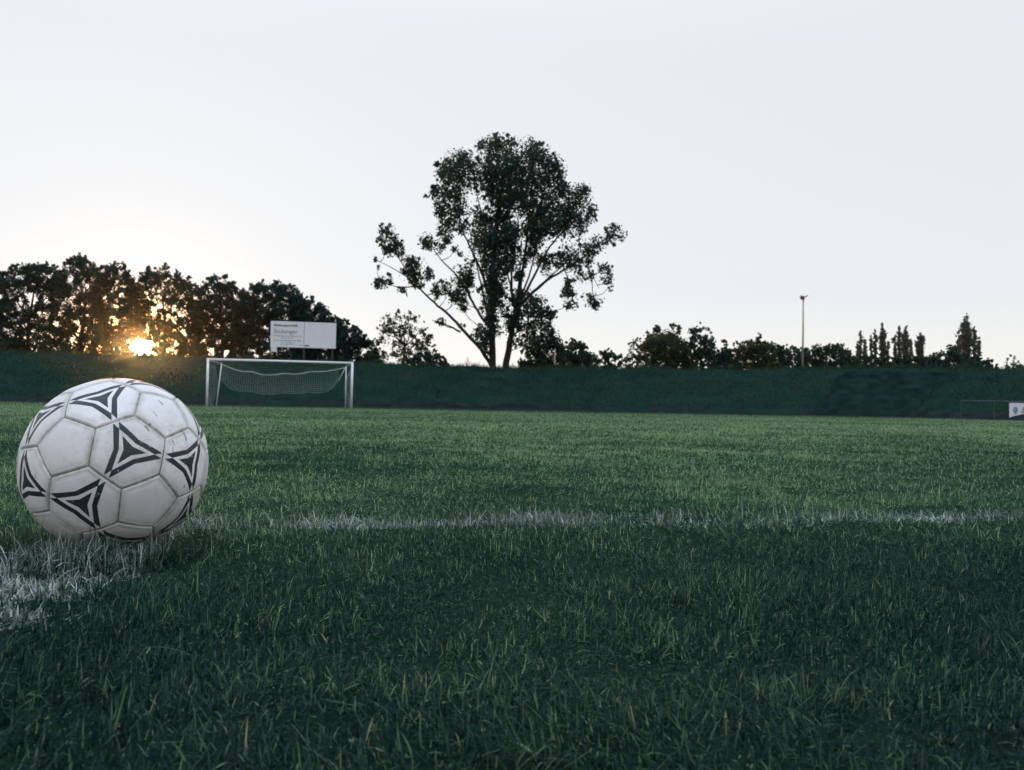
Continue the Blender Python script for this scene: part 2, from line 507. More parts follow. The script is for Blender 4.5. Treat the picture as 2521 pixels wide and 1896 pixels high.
rng = np.random.default_rng(101)
P = sample_wedge(rng, 0.22, 43.5, lambda y: 78000.0 * min(1.0, (0.95 / y) ** 1.9), 0.40)
n_main = len(P)
P = np.concatenate([P, sample_wedge(rng, 0.22, 2.0, lambda y: 60000.0 * min(1.0, (0.9 / y) ** 2.2), 0.35)])      # short undergrowth
short = np.arange(len(P)) >= n_main
x, y = P[:, 0], P[:, 1]
keep = np.hypot(x - BALL[0], y - BALL[1]) > 0.035
# stay in front of the cinder path
fy = np.interp(x, FT[np.argsort(FT[:, 0]), 0], FT[np.argsort(FT[:, 0]), 1])
keep &= (y < fy - 1.6)
x, y, short = x[keep], y[keep], short[keep]
n = len(x)
clump = vnoise(x, y, 0.055, 31); patch = vnoise(x, y, 0.6, 32); big = vnoise(x, y, 4.0, 33)
h = (0.006 + 0.0145 * rng.random(n)) * (0.18 + 1.10 * clump + 0.42 * vnoise(x, y, 0.16, 35) + 0.15 * patch) * np.where(short, 0.60, 1.0)
h *= np.where(rng.random(n) < 0.05, 1.5, 1.0)
h *= np.interp(y, [0.8, 3, 12], [1.0, 1.0, 1.3])
near_ball = np.exp(-((np.hypot(x - BALL[0], y - BALL[1] + 0.03) - 0.075) / 0.045) ** 2) * (y < BALL[1] - 0.02)
h *= 1 + 1.9 * near_ball * rng.uniform(0.4, 1.2, n)
w = (0.0008 + 0.0008 * rng.random(n)) * np.interp(y, [0, 1, 44], [1, 1, 1.0]) + 0.00042 * np.maximum(y - 1.0, 0)
flow = (vnoise(x, y, 0.35, 34) - 0.5) * 8.0
az = rng.uniform(0, 2 * np.pi, n) * 0.75 + flow
lean = np.abs(rng.normal(0.65, 0.45, n)); curl = rng.normal(0.65, 0.95, n) + 0.02
lean *= 1 - 0.45 * near_ball
lean += np.interp(y, [1.0, 4.0, 15.0], [0.0, 0.22, 0.42])
tint = np.clip(np.where(y < 2.2, 0.08 + 0.30 * np.minimum(rng.gamma(1.7, 0.62, n), 2.6), 0.06 + 0.40 * rng.gamma(1.1, 0.60, n)) + 0.35 * (patch - 0.5) + 0.45 * (big - 0.5) + 0.16 * (clump - 0.5) + np.where(short, 0.09, 0.0) + np.interp(y, [0.4, 0.8, 1.2, 2.0, 3.5, 8, 40], [-0.10, -0.04, 0.08, 0.30, 0.50, 0.72, 0.72]), 0, 0.93)  # distance offset paints light into the tint: foreground darkened, far pitch brightened
dry = rng.random(n) < np.where(short, 0.03, np.interp(y, [0.5, 2.0], [0.004, 0.010]))
tint[dry] = rng.uniform(0.95, 1.0, dry.sum())
# blades under the ball stay under it
dist = np.hypot(x - BALL[0], y - BALL[1])
under = dist < BR
lim = np.where(under, BR - np.sqrt(np.maximum(BR ** 2 - dist ** 2, 0)) - 0.001, 1.0)
h = np.minimum(h, np.maximum(lim, 0.003))
z = gz(x, y) + (vnoise(x, y, 0.22, 5) - 0.5) * 0.012 * (np.abs(x) < 3.9) * (y < 4.2) * (y > 0.2) - 0.004
sd = in_line(x, y)
cpat = vnoise(x, y, 0.13, 43)
chalk = (sd < 0) & (rng.random(n) < np.clip(0.02 + 0.95 * cpat + 0.06 * (y < 1.1), 0.05, 0.85)) | ((sd < 0.025) & (rng.random(n) < 0.12))
chalk &= ~dry
g = ~chalk
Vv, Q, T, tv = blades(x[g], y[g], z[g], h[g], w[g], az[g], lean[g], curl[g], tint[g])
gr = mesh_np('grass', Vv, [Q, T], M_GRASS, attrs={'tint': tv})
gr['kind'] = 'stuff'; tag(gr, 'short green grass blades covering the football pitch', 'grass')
ct = np.clip(rng.beta(1.0, 1.8, chalk.sum()) * (0.45 + 0.85 * vnoise(x[chalk], y[chalk], 0.16, 41)), 0, 1)
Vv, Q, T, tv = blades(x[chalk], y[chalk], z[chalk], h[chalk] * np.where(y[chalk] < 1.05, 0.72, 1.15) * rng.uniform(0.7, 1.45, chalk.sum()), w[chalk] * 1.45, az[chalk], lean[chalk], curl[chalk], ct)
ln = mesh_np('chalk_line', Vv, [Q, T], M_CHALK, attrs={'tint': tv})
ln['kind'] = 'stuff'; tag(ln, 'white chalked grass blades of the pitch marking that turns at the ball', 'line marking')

# turf standing up round the front of the ball
rng = np.random.default_rng(57)
nb = 5200
ba = math.pi * 1.48 + rng.normal(0, 0.62, nb); br = np.abs(rng.normal(0.098, 0.024, nb))
bx_, by_ = BALL[0] + br * np.cos(ba), BALL[1] + br * np.sin(ba)
bh_ = rng.uniform(0.018, 0.041, nb) * (0.6 + 0.7 * vnoise(bx_, by_, 0.03, 36))
bh_ = np.minimum(bh_, np.where(br < BR, BR - np.sqrt(np.maximum(BR ** 2 - br ** 2, 0)) - 0.001, 1.0))
ch_ = (in_line(bx_, by_) < 0) & (rng.random(nb) < 0.50)
for sel, mat_, tn in ((~ch_, M_GRASS, np.clip(0.10 + 0.30 * rng.gamma(1.7, 0.62, nb), 0, 0.85)), (ch_, M_CHALK, rng.beta(1.2, 1.3, nb))):
    Vv, Q, T, tv = blades(bx_[sel], by_[sel], np.full(sel.sum(), -0.004), bh_[sel], rng.uniform(0.001, 0.0018, sel.sum()), rng.uniform(0, 6.28, sel.sum()), np.abs(rng.normal(0.25, 0.25, sel.sum())), rng.normal(0.6, 0.6, sel.sum()) + 0.02, tn[sel])
    ob_ = mesh_np('grass_tuft', Vv, [Q, T], mat_, attrs={'tint': tv}); ob_['kind'] = 'stuff'
    tag(ob_, 'chalk-whitened blades standing against the front of the ball' if mat_ is M_CHALK else 'green blades standing against the front of the ball', 'grass')

# a few long dry runners lying on top of the foreground grass
rng = np.random.default_rng(55)
nr = 260
P = sample_wedge(rng, 0.34, 3.2, lambda yy: 45.0 * min(1, 0.6 / yy), 0.3)
rx, ry = P[:, 0], P[:, 1]; nr = len(rx)
ok = in_line(rx, ry) > 0.03; rx, ry = rx[ok], ry[ok]; nr = len(rx)
Vv, Q, T, tv = blades(rx, ry, np.full(nr, 0.012), rng.uniform(0.018, 0.042, nr), rng.uniform(0.0009, 0.0015, nr), rng.uniform(0, 6.28, nr), rng.uniform(0.5, 1.1, nr), rng.uniform(0.2, 1.0, nr), rng.uniform(0.50, 0.80, nr), seg=5)
st = mesh_np('dry_straw', Vv, [Q, T], M_GRASS, attrs={'tint': tv})
st['kind'] = 'stuff'; tag(st, 'pale dry stalks and straw lying over the foreground grass', 'dry grass')

# rough grass on the bank
rng = np.random.default_rng(202)
n = 130000
bi = rng.uniform(0, N_ - 2, n); bt = 1.04 - 1.04 * rng.random(n) ** 1.15
P = bank_point(bi, np.minimum(bt, 1.0))
vis = (np.abs(P[:, 0]) < 0.72 * P[:, 1] + 3) & (P[:, 1] > 12)
in_ter = (bi > i0 - 1.2) & (bi < i1 + 0.4) & (bt < 0.83) & (rng.random(n) < 0.05 + 0.62 * vnoise(P[:, 0], P[:, 1], 1.6, 62))
vis &= bt > 0.075 + 0.05 * (rng.random(n) - 0.5)
P, bt = P[vis & ~in_ter], bt[vis & ~in_ter]; n = len(P)
pat = 0.55 * vnoise(P[:, 0], P[:, 1], 2.2, 61) + 0.45 * vnoise(P[:, 0], P[:, 2] * 6 + P[:, 1], 5.5, 64)
hh = rng.uniform(0.09, 0.24, n) * np.where(vnoise(P[:, 0], P[:, 1], 0.7, 65) > 0.80, 1.9, 1.0) * (0.5 + 0.9 * pat) * np.interp(bt, [0, 0.9, 1], [0.8, 1, 1.0 + 0.9]) ** np.where(vnoise(P[:, 0], P[:, 1], 0.9, 63) > 0.5, 1.0, 0.4)
Vv, Q, T, tv = blades(P[:, 0], P[:, 1], P[:, 2] - 0.02, hh, rng.uniform(0.02, 0.045, n), rng.uniform(0, 6.28, n), np.abs(rng.normal(0.2, 0.3, n)), np.abs(rng.normal(0.6, 0.5, n)) + 0.02,
                    np.clip(rng.normal(0.40, 0.22, n) + 1.5 * (pat - 0.5) + 0.12 * (bt - 0.5), 0, 1), seg=2)
bgk = mesh_np('bank_grass', Vv, [Q, T], M_BANK_GRASS, attrs={'tint': tv})
bgk['kind'] = 'stuff'; tag(bgk, 'rough dark grass growing over the embankment', 'grass')

# ------------------------------------------------------------------ football
def make_ball():
    R = np.array([[0.233215, -0.952821, -0.194277], [0.671918, 0.013475, 0.740503], [-0.702949, -0.303235, 0.643359]])
    ph = (1 + 5 ** 0.5) / 2
    # truncated icosahedron: 12 pentagon axes (icosahedron vertices) and 20 hexagon axes
    pent, hexa = [], []
    for s1 in (1, -1):
        for s2 in (1, -1):
            for sh in range(3):
                w_ = [0, s1 * 1.0, s2 * ph]
                pent.append(w_[sh:] + w_[:sh])
    pent = np.array(pent); pent /= np.linalg.norm(pent[0])
    for a, b, c in itertools.combinations(range(12), 3):
        if pent[a] @ pent[b] > 0.4 and pent[b] @ pent[c] > 0.4 and pent[a] @ pent[c] > 0.4:
            hexa.append(pent[a] + pent[b] + pent[c])
    hexa = np.array(hexa); hexa /= np.linalg.norm(hexa, axis=1)[:, None]
    # the fitted rotation belongs to the vertex set (0,1,3phi)...: find which of the two mirror settings matches
    Vt = []
    for base in ((0, 1, 3 * ph), (1, 2 + ph, 2 * ph), (ph, 2, 2 * ph + 1)):
        for s in itertools.product((1, -1), repeat=3):
            for sh in range(3):
                w_ = [base[k] * s[k] for k in range(3)]
                Vt.append(tuple(round(t, 6) for t in (w_[sh:] + w_[:sh])))
    Vt = np.array(sorted(set(Vt))); Vt /= np.linalg.norm(Vt[0])
    # a pentagon axis has 5 equally near vertices
    def near(ax): return (np.sort(Vt @ ax)[::-1][:5]).std()
    if near(pent[0]) > 1e-3:
        pent = pent[:, [0, 2, 1]]; hexa = hexa[:, [0, 2, 1]]
    axes = np.concatenate([pent, hexa])
    dpent = np.sort(Vt @ pent[0])[-1]; dhex = np.sort(Vt @ hexa[0])[-1]
    dist_ = np.array([dpent] * 12 + [dhex] * 20)
    A = axes / dist_[:, None]                                     # face planes dir.A = 1
    bm = bmesh.new()
    bmesh.ops.create_icosphere(bm, subdivisions=8, radius=1.0)
    me = bpy.data.meshes.new('football')
    bm.to_mesh(me); bm.free()
    n = len(me.vertices)
    co = np.empty(n * 3, dtype=np.float32); me.vertices.foreach_get('co', co)
    d = co.reshape(-1, 3).astype(float); d /= np.linalg.norm(d, axis=1)[:, None]
    S_ = d @ A.T
    f = S_.argmax(1)
    own = S_[np.arange(n), f]
    seam = np.full(n, 9.0)
    for k in range(32):
        df = A[f] - A[k]
        ln_ = np.linalg.norm(df, axis=1)
        m_ = ln_ > 1e-6
        dd = np.where(m_, (own - S_[:, k]) / np.where(m_, ln_, 1), 9.0)
        seam = np.minimum(seam, dd)
    seam = np.abs(seam)                                          # radians on the unit sphere
    smm = seam * BR * 1000.0                                     # millimetres from the nearest seam
    # printed star on the hexagons : signed distance, gnomonic plane units of the hexagon apothem
    pr = np.full(n, 1.0)
    panel = np.random.default_rng(5).random(32)[f]
    def seg_sd(px, py, poly):
        m = len(poly); dmin = np.full(len(px), 1e9); inside = np.zeros(len(px), bool)
        for i in range(m):
            x0, y0 = poly[i]; x1, y1 = poly[(i + 1) % m]
            ex, ey = x1 - x0, y1 - y0
            t = np.clip(((px - x0) * ex + (py - y0) * ey) / (ex * ex + ey * ey), 0, 1)
            dmin = np.minimum(dmin, np.hypot(px - x0 - t * ex, py - y0 - t * ey))
            c = ((y0 > py) != (y1 > py)) & (px < (x1 - x0) * (py - y0) / (y1 - y0 + 1e-12) + x0)
            inside ^= c
        return np.where(inside, -dmin, dmin)
    def pol(r, a): return (r * math.cos(a), r * math.sin(a))
    for hi in range(20):
        ax = hexa[hi]
        nb = [hexa[j] for j in range(20) if j != hi and 0.6 < hexa[j] @ ax < 0.99]
        nb = sorted(nb, key=lambda v: -(v @ ax))[:3]
        m = np.where(f == 12 + hi)[0]
        e1 = nb[0] - ax * (nb[0] @ ax); e1 /= np.linalg.norm(e1); e2 = np.cross(ax, e1)
        mid = (ax + nb[0]); mid /= np.linalg.norm(mid)
        ap = (mid @ e1) / (mid @ ax)                              # gnomonic apothem
        dd = d[m]; cz = dd @ ax
        px, py = (dd @ e1) / cz / ap, (dd @ e2) / cz / ap
        best = np.full(len(m), 9.0)
        t3 = 2 * math.pi / 3
        for k in range(3):
            a0, a1 = k * t3, (k + 1) * t3; am = a0 + t3 / 2
            def tip(r, v, a): return (r * math.cos(a) - v * math.sin(a), r * math.sin(a) + v * math.cos(a))
            poly = [tip(0.70, 0.0, a0), tip(0.955, 0.075, a0), tip(0.70, 0.105, a0), pol(0.395, am), tip(0.70, -0.105, a1), tip(0.955, -0.075, a1), tip(0.70, 0.0, a1), pol(0.265, am)]
            # straight outer flank from the flared tip to the bend
            poly = [tip(0.70, 0.0, a0), tip(0.95, 0.078, a0), pol(0.40, am), tip(0.95, -0.078, a1), tip(0.70, 0.0, a1), pol(0.262, am)]
            best = np.minimum(best, seg_sd(px, py, poly))
        star = []
        for k in range(3):
            star += [pol(0.47, k * t3), pol(0.145, k * t3 + t3 / 2)]
        best = np.minimum(best, seg_sd(px, py, star))
        pr[m] = best * ap * BR * 1000                             # mm
    # shape: slightly flattened panels, cushioned edges, sewn groove
    flat = own / own.max()
    r = BR * (1.0 - 0.10 * (1 / (own / dist_[f].min()) - 1) * 0)
    poly_r = BR * 1.012 / (own / 1.0) * 0 + BR
    plane_r = BR * np.where(f < 12, 0.985, 0.975) / np.maximum(np.sum(d * axes[f], 1), 0.5)
    r = 0.90 * BR + 0.10 * plane_r * 1.012
    r = r + 0.0011 * (1 - np.exp(-(smm / 6.5) ** 2)) + 0.0005 * np.exp(-((smm - 2.6) / 1.5) ** 2) - 0.0018 * np.exp(-(smm / 1.2) ** 2)
    g3 = (np.sin(d[:, 0] * 9 + 1) * np.sin(d[:, 1] * 11 + 2) * np.sin(d[:, 2] * 8 + 4)) * 0.0006
    r = r + g3
    Vw = (d * r[:, None]) @ R.T
    me.vertices.foreach_set('co', Vw.astype(np.float32).ravel())
    for k, v in (('seam', smm), ('print_sd', pr), ('panel', panel)):
        a = me.attributes.new(k, 'FLOAT', 'POINT'); a.data.foreach_set('value', v.astype(np.float32))
    me.polygons.foreach_set('use_smooth', np.ones(len(me.polygons), bool))
    me.update()
    # material
    m, n_, l, out = new_mat('football_skin')
    b = n_.new('ShaderNodeBsdfPrincipled')
    def attr(nm):
        a = n_.new('ShaderNodeAttribute'); a.attribute_name = nm; return a.outputs['Fac']
    tcn = n_.new('ShaderNodeTexCoord')
    def noise(sc, det=5, rough=0.5):
        t = n_.new('ShaderNodeTexNoise'); t.inputs['Scale'].default_value = sc; t.inputs['Detail'].default_value = det
        t.inputs['Roughness'].default_value = rough
        l.new(tcn.outputs['Object'], t.inputs['Vector']); return t.outputs['Fac']
    def mrange(v, a0, a1, b0, b1):
        t = n_.new('ShaderNodeMapRange'); t.inputs[1].default_value = a0; t.inputs[2].default_value = a1
        t.inputs[3].default_value = b0; t.inputs[4].default_value = b1; l.new(v, t.inputs[0]); return t.outputs[0]
    def math_(op, a, bb):
        t = n_.new('ShaderNodeMath'); t.operation = op
        for i, v in enumerate((a, bb)):
            if isinstance(v, (int, float)): t.inputs[i].default_value = v
            else: l.new(v, t.inputs[i])
        return t.outputs[0]
    def mix(fac, a, bb):
        t = n_.new('ShaderNodeMix'); t.data_type = 'RGBA'
        l.new(fac, t.inputs[0])
        for i, v in ((6, a), (7, bb)):
            if isinstance(v, tuple): t.inputs[i].default_value = (*v, 1)
            else: l.new(v, t.inputs[i])
        return t.outputs[2]
    sm, ps, pn = attr('seam'), attr('print_sd'), attr('panel')
    base = ramp(n_, [(0.25, (0.64, 0.60, 0.60)), (0.75, (0.85, 0.80, 0.81))])
    l.new(math_('ADD', math_('MULTIPLY', noise(14, 6), 0.75), math_('MULTIPLY', pn, 0.25)), base.inputs[0])
    # greyish dirt along the seams and in blotches
    dirt = math_('MULTIPLY', mrange(sm, 1.0, 8.5, 0.85, 0.0), mrange(noise(38, 6, 0.7), 0.34, 0.60, 0.12, 1.0))
    col = mix(dirt, base.outputs[0], (0.38, 0.365, 0.31))
    blot = math_('MULTIPLY', mrange(noise(75, 8, 0.75), 0.48, 0.70, 0.0, 0.65), mrange(noise(8, 3), 0.42, 0.62, 0.0, 1.0))
    col = mix(blot, col, (0.36, 0.35, 0.31))
    # dark scuffs and scratches
    wv = n_.new('ShaderNodeTexNoise'); wv.inputs['Scale'].default_value = 30; wv.inputs['Detail'].default_value = 2
    mpn = n_.new('ShaderNodeMapping'); mpn.inputs['Scale'].default_value = (0.7, 7.0, 2.5); mpn.inputs['Rotation'].default_value = (0.6, 0.9, 0.3)
    l.new(tcn.outputs['Object'], mpn.inputs['Vector']); l.new(mpn.outputs[0], wv.inputs['Vector'])
    scf = math_('MULTIPLY', mrange(wv.outputs['Fac'], 0.655, 0.69, 0.0, 0.75), mrange(noise(11, 2), 0.50, 0.60, 0.0, 1.0))
    col = mix(scf, col, (0.16, 0.16, 0.15))
    ink_fac = math_('MULTIPLY', mrange(ps, -0.25, 0.25, 1.0, 0.0), mrange(noise(95, 6, 0.65), 0.28, 0.36, 0.25, 1.0))
    ink = ramp(n_, [(0.3, (0.012, 0.020, 0.026)), (0.75, (0.035, 0.045, 0.052))])
    l.new(noise(50, 6), ink.inputs[0])
    col = mix(ink_fac, col, ink.outputs[0])
    # stitch holes along the seam
    seamf = math_('MULTIPLY', mrange(sm, 0.25, 0.80, 1.0, 0.0), mrange(noise(160, 2), 0.36, 0.56, 0.45, 1.0))
    col = mix(seamf, col, (0.035, 0.035, 0.032))
    l.new(col, b.inputs['Base Color'])
    b.inputs['Roughness'].default_value = 0.42
    b.inputs['Specular IOR Level'].default_value = 0.35
    bp = n_.new('ShaderNodeBump'); bp.inputs['Strength'].default_value = 0.25; bp.inputs['Distance'].default_value = 0.001
    l.new(math_('ADD', noise(420, 3), math_('MULTIPLY', noise(70, 4), 1.2)), bp.inputs['Height'])
    l.new(bp.outputs[0], b.inputs['Normal'])
    l.new(b.outputs[0], out.inputs[0])
    me.materials.append(m)
    o = bpy.data.objects.new('football', me)
    COL.objects.link(o)
    o.location = Vector(BALL)
    tag(o, 'worn white leather football with black three-pointed stars resting on the chalk line', 'ball')
make_ball()

# ------------------------------------------------------------------ goal
def on_ground(px, Y):
    p = at(px, 1000, Y); p[2] = float(gz(p[0], p[1])); return p
PL, PR = on_ground(509, 41.0), on_ground(865, 42.5)
e = PR - PL; e[2] = 0; W_ = np.linalg.norm(e); e /= W_
bk = np.array([-e[1], e[0], 0.0])
UP = np.array([0, 0, 1.0])
goal = thing('football_goal', 'white football goal with a sagging hung-up net in front of the grass bank', 'goal', (PL + PR) / 2)
HG = 2.40
for p_ in (PL, PR):
    mb = MB(); mb.tube([p_ - UP * 0.05, p_ + UP * (HG + 0.055)], 0.062, 14); mb.build('goal_post', M_WHITE, goal, True)
mb = MB(); mb.tube([PL + UP * HG + e * 0.06, PR + UP * HG - e * 0.06], 0.06, 14); mb.build('crossbar', M_WHITE, goal, True)
BL, BRr = PL + bk * 1.9 + e * 0.18, PR + bk * 1.9 - e * 0.30
TL, TR = BL + UP * 2.30 + e * 0.22, BRr + UP * 2.30 - e * 0.02
for a_, b_ in ((BL, TL), (BRr, TR)):
    mb = MB(); mb.tube([a_ - UP * 0.05, b_], 0.026, 10); mb.build('net_pole', M_WHITE, goal, True)
# rope and net
def goal_pt(u, zz, back):
    """u along the goal, height, metres behind the goal line"""
    return PL + e * (u * W_) + bk * back + UP * zz
def zgoal(zy):            # vertical pixel of the enlarged goal view to height at the back of the goal
    return (1275 - zy) / 598.0 * HG
ZX0, ZX1 = 150.0, 2030.0
rope = [(275, 722), (330, 752), (430, 792), (560, 820), (660, 814), (720, 838), (790, 858), (950, 864), (1030, 848), (1090, 838), (1150, 846), (1250, 853), (1350, 838), (1450, 812), (1560, 814), (1650, 812), (1780, 792), (1930, 758)]
hem = [(262, 928), (320, 1000), (400, 1058), (500, 1078), (640, 1080), (760, 1106), (870, 1120), (980, 1112), (1090, 1098), (1250, 1106), (1340, 1100), (1430, 1088), (1560, 1092), (1680, 1078), (1770, 1020), (1840, 930)]
rx_ = np.array(rope, float); hx_ = np.array(hem, float)
def slope(zx): return (zx - ZX0) * 0.0266 * 0.98          # the bar's tilt in that view
nu, nv = 52, 11
us = np.linspace(265, 1845, nu)
grid = np.zeros((nu, nv, 3))
for i, zx in enumerate(us):
    zt = np.interp(zx, rx_[:, 0], rx_[:, 1]) - slope(zx) * 0.85
    zb = np.interp(zx, hx_[:, 0], hx_[:, 1]) - slope(zx) * 0.5
    u = (zx - ZX0) / (ZX1 - ZX0)
    for j in range(nv):
        s = j / (nv - 1)
        zz = zgoal(zt * (1 - s) + zb * s)
        back = 1.85 + 0.45 * math.sin(math.pi * min(1, s * 0.9)) - 0.1 * s + 0.05 * math.sin(zx * 0.02)
        grid[i, j] = goal_pt(u + 0.01 * math.sin(j * 0.9 + i * 0.4) * 0.3, zz, back)
def cords(mb, g, r, sides=4, rope_ends=None):
    for i in range(g.shape[0]): mb.tube(g[i], r, sides, False)
    for j in range(g.shape[1]): mb.tube(g[:, j], r, sides, False)
mb = MB(); cords(mb, grid, 0.0040)
mb.tube(grid[:, -1], 0.007, 5, False)
# side nets: from the post back to the pole, drawn in at the bottom
for (pp, tt, bb, sgn) in ((PL, TL, BL, 1), (PR, TR, BRr, -1)):
    gs = np.zeros((9, 15, 3))
    for i in range(9):
        a = i / 8
        for j in range(15):
            s = j / 14
            zz = HG * (0.95 - 0.80 * s - (0.08 + 0.26 * s) * a * 0.6)
            back = a * (1.85 * (1 - 0.55 * s ** 1.5)) + 0.02
            inw = 0.05 + 0.22 * math.sin(math.pi * s) * a * (1.0 if sgn > 0 else 1.6)
            gs[i, j] = pp + bk * back + e * sgn * inw + UP * zz
    cords(mb, gs, 0.0036)
# roof net: bar to rope, loose and thin
gt = np.zeros((46, 7, 3))
for i in range(46):
    u = 0.03 + 0.94 * i / 45
    zx = ZX0 + u * (ZX1 - ZX0)
    zt = zgoal(np.interp(zx, rx_[:, 0], rx_[:, 1]) - slope(zx) * 0.85)
    for j in range(7):
        s = j / 6
        gt[i, j] = goal_pt(u, HG * (1 - s) + zt * s - 0.10 * math.sin(math.pi * s), 1.85 * s)
cords(mb, gt, 0.0016, 3)
mb.build('net', M_NET, goal, False)
mb = MB()
rp = [goal_pt((zx - ZX0) / (ZX1 - ZX0), zgoal(zy - slope(zx) * 0.85), 1.88) for zx, zy in rope]
mb.tube(smooth_curve(rp, 80, 5), 0.017, 6)
mb.tube([PL + UP * HG * 0.97, TL], 0.010, 5); mb.tube([PR + UP * HG * 0.97, TR], 0.010, 5)
rr = goal_pt((1845 - ZX0) / (ZX1 - ZX0), zgoal(905), 1.9)
mb.tube([TR, rr], 0.016, 5)
mb.build('net_rope', M_WHITE, goal, True)

# ------------------------------------------------------------------ billboard
def text_mesh(body, width, height, origin, ex, ez, nrm, mat, name, parent, shear=0.0, bold=0.0):
    cu = bpy.data.curves.new(name, 'FONT'); cu.body = body; cu.size = 1.0; cu.shear = shear; cu.offset = bold
    cu.extrude = 0.004
    o = bpy.data.objects.new('lettering_tmp', cu); COL.objects.link(o)
    bpy.context.view_layer.update()
    me = bpy.data.meshes.new_from_object(o.evaluated_get(bpy.context.evaluated_depsgraph_get()))
    COL.objects.unlink(o); bpy.data.objects.remove(o)
    co = np.empty(len(me.vertices) * 3, dtype=np.float32); me.vertices.foreach_get('co', co); co = co.reshape(-1, 3)
    x0, x1 = co[:, 0].min(), co[:, 0].max()
    cap = 0.70
    sx = width / (x1 - x0); sz = height / cap
    P_ = origin + np.outer((co[:, 0] - x0) * sx, ex) + np.outer(co[:, 1] * sz, ez) + np.outer(co[:, 2], nrm)
    if parent is not None:
        w = parent
        off = np.zeros(3)
        while w is not None:
            off += np.array(w.matrix_basis.translation); w = w.parent
        P_ = P_ - off
    me.vertices.foreach_set('co', P_.astype(np.float32).ravel()); me.update()
    me.materials.clear(); me.materials.append(mat)
    ob = bpy.data.objects.new(name, me); COL.objects.link(ob); ob.parent = parent
    return ob

YB = 59.4
c0 = at(665.5, 854, YB); c1 = at(826.5, 858, YB + 0.75)
ex = c1 - c0; ex[2] = 0; WB = np.linalg.norm(ex); ex /= WB
nb_ = np.array([ex[1], -ex[0], 0.0])                 # towards the pitch
HB = 64.0 * YB / F
zb = c0[2]
sign = thing('billboard', 'white two-panel advertising board on posts above the bank behind the goal', 'billboard', c0 + ex * WB / 2 - UP * 1.9)
div = 82.5 / 162.0 * WB
for nm, u0, u1 in (('left', 0.0, div - 0.015), ('right', div + 0.015, WB)):
    mb = MB(); mb.box(c0 + ex * (u0 + u1) / 2 + UP * HB / 2, ex * (u1 - u0) / 2, nb_ * 0.03, UP * HB / 2)
    pnl = mb.build('sign_panel', M_SIGN, sign)
    if nm == 'left': lp = pnl
mb = MB(); mb.box(c0 + ex * div + UP * HB / 2 - nb_ * 0.005, ex * 0.015, nb_ * 0.02, UP * HB / 2); mb.build('divider', M_DARK, sign)
mb = MB(); mb.box(c0 + ex * 0.26 - UP * 0.185, ex * 0.21, nb_ * 0.025, UP * 0.18); mb.build('small_plate', M_SIGN, sign)
for u in (0.05, div, WB - 0.25):
    mb = MB()
    pt = c0 + ex * u - nb_ * 0.10
    mb.box(np.array([pt[0], pt[1], (zb + HB - 0.1 + 2.3) / 2]), ex * 0.055, nb_ * 0.055, UP * (zb + HB - 0.1 - 2.3) / 2)
    mb.build('post', M_WOOD, sign)
def bp_(zx, zy, front=0.034):                           # pixel of the enlarged sign view to a point on the board
    u = (zx - 250) / 1625.0 * WB
    v = (745 + (zx - 250) * 0.0246 - zy) / 640.0 * HB
    return c0 + ex * u + UP * v + nb_ * front
k_ = WB / 1625.0
text_mesh('Malergeschäft', 590 * k_, 58 * k_, bp_(335, 232), ex, UP, nb_, M_INK, 'lettering', lp, 0, 0.025)
text_mesh('Stübinger', 585 * k_, 105 * k_, bp_(335, 405), ex, UP, nb_, M_INK2, 'lettering', lp)
mb = MB(); rs = random.Random(3)
for (xa, xb, yy, hh_) in ((310, 1020, 470, 20), (510, 820, 522, 16), (330, 1005, 582, 18), (505, 825, 634, 13), (500, 835, 680, 13), (975, 1068, 708, 20)):
    xx = xa
    mb = MB()
    while xx < xb:
        ww = min(rs.uniform(30, 110), xb - xx)
        mb.box(bp_(xx + ww / 2, yy + (xx - xa) * 0.024), ex * ww * k_ / 2, nb_ * 0.003, UP * hh_ * k_ / 2 * rs.uniform(0.6, 1))
        xx += ww + rs.uniform(10, 26)
    mb.build('small_print', M_INK2, lp, local=False).location = Vector([0, 0, 0]) - Vector(sign.location)
mb = MB(); mb.box(bp_(1155, 715), ex * 60 * k_, nb_ * 0.003, UP * 15 * k_); mb.build('small_print', M_INK, sign)

# ------------------------------------------------------------------ floodlight mast
YL = 84.0
base = at(1977, 912, YL)
def mpt(px, py): return at(px, py, YL)
mast = thing('floodlight_mast', 'tall slim steel floodlight mast with two lamps behind the bank on the right', 'floodlight', base - UP * 0.5)
top = mpt(1977.5, 744)
foot = np.array([top[0], top[1], base[2] - 0.8])
mb = MB(); mb.tube([foot, foot * 0.25 + top * 0.75, top], [0.115, 0.085, 0.07], 12); mb.build('mast_pole', M_STEEL, mast, True)
mb = MB(); mb.tube([top, top + [0, 0, 0.25]], 0.09, 10); mb.tube([mpt(1972, 738), mpt(1981, 736)], 0.05, 8); mb.build('bracket', M_STEEL, mast)
# left lamp, seen from behind; right lamp tilted to the right
mb = MB(); c = mpt(1974.5, 732.5); s_ = YL / F
mb.box(c, np.array([4.2 * s_, 0, -0.6 * s_]), np.array([0, 0.16, 0.05]), np.array([0.8 * s_, 0, 4.0 * s_])); lampa = mb.build('lamp_head', M_DARK, mast)
mb = MB(); c = mpt(1983, 730.5)
mb.box(c, np.array([5.2 * s_, 0, 2.2 * s_]), np.array([0, 0.17, 0.0]), np.array([-0.5 * s_, 0, 1.5 * s_])); mb.build('lamp_head', M_STEEL, mast)
mb = MB(); mb.tube([mpt(1976.5, 738.5), mpt(1981, 735)], 0.05, 6); mb.tube([mpt(1976, 738), mpt(1975, 734)], 0.05, 6); mb.build('lamp_arm', M_DARK, mast)

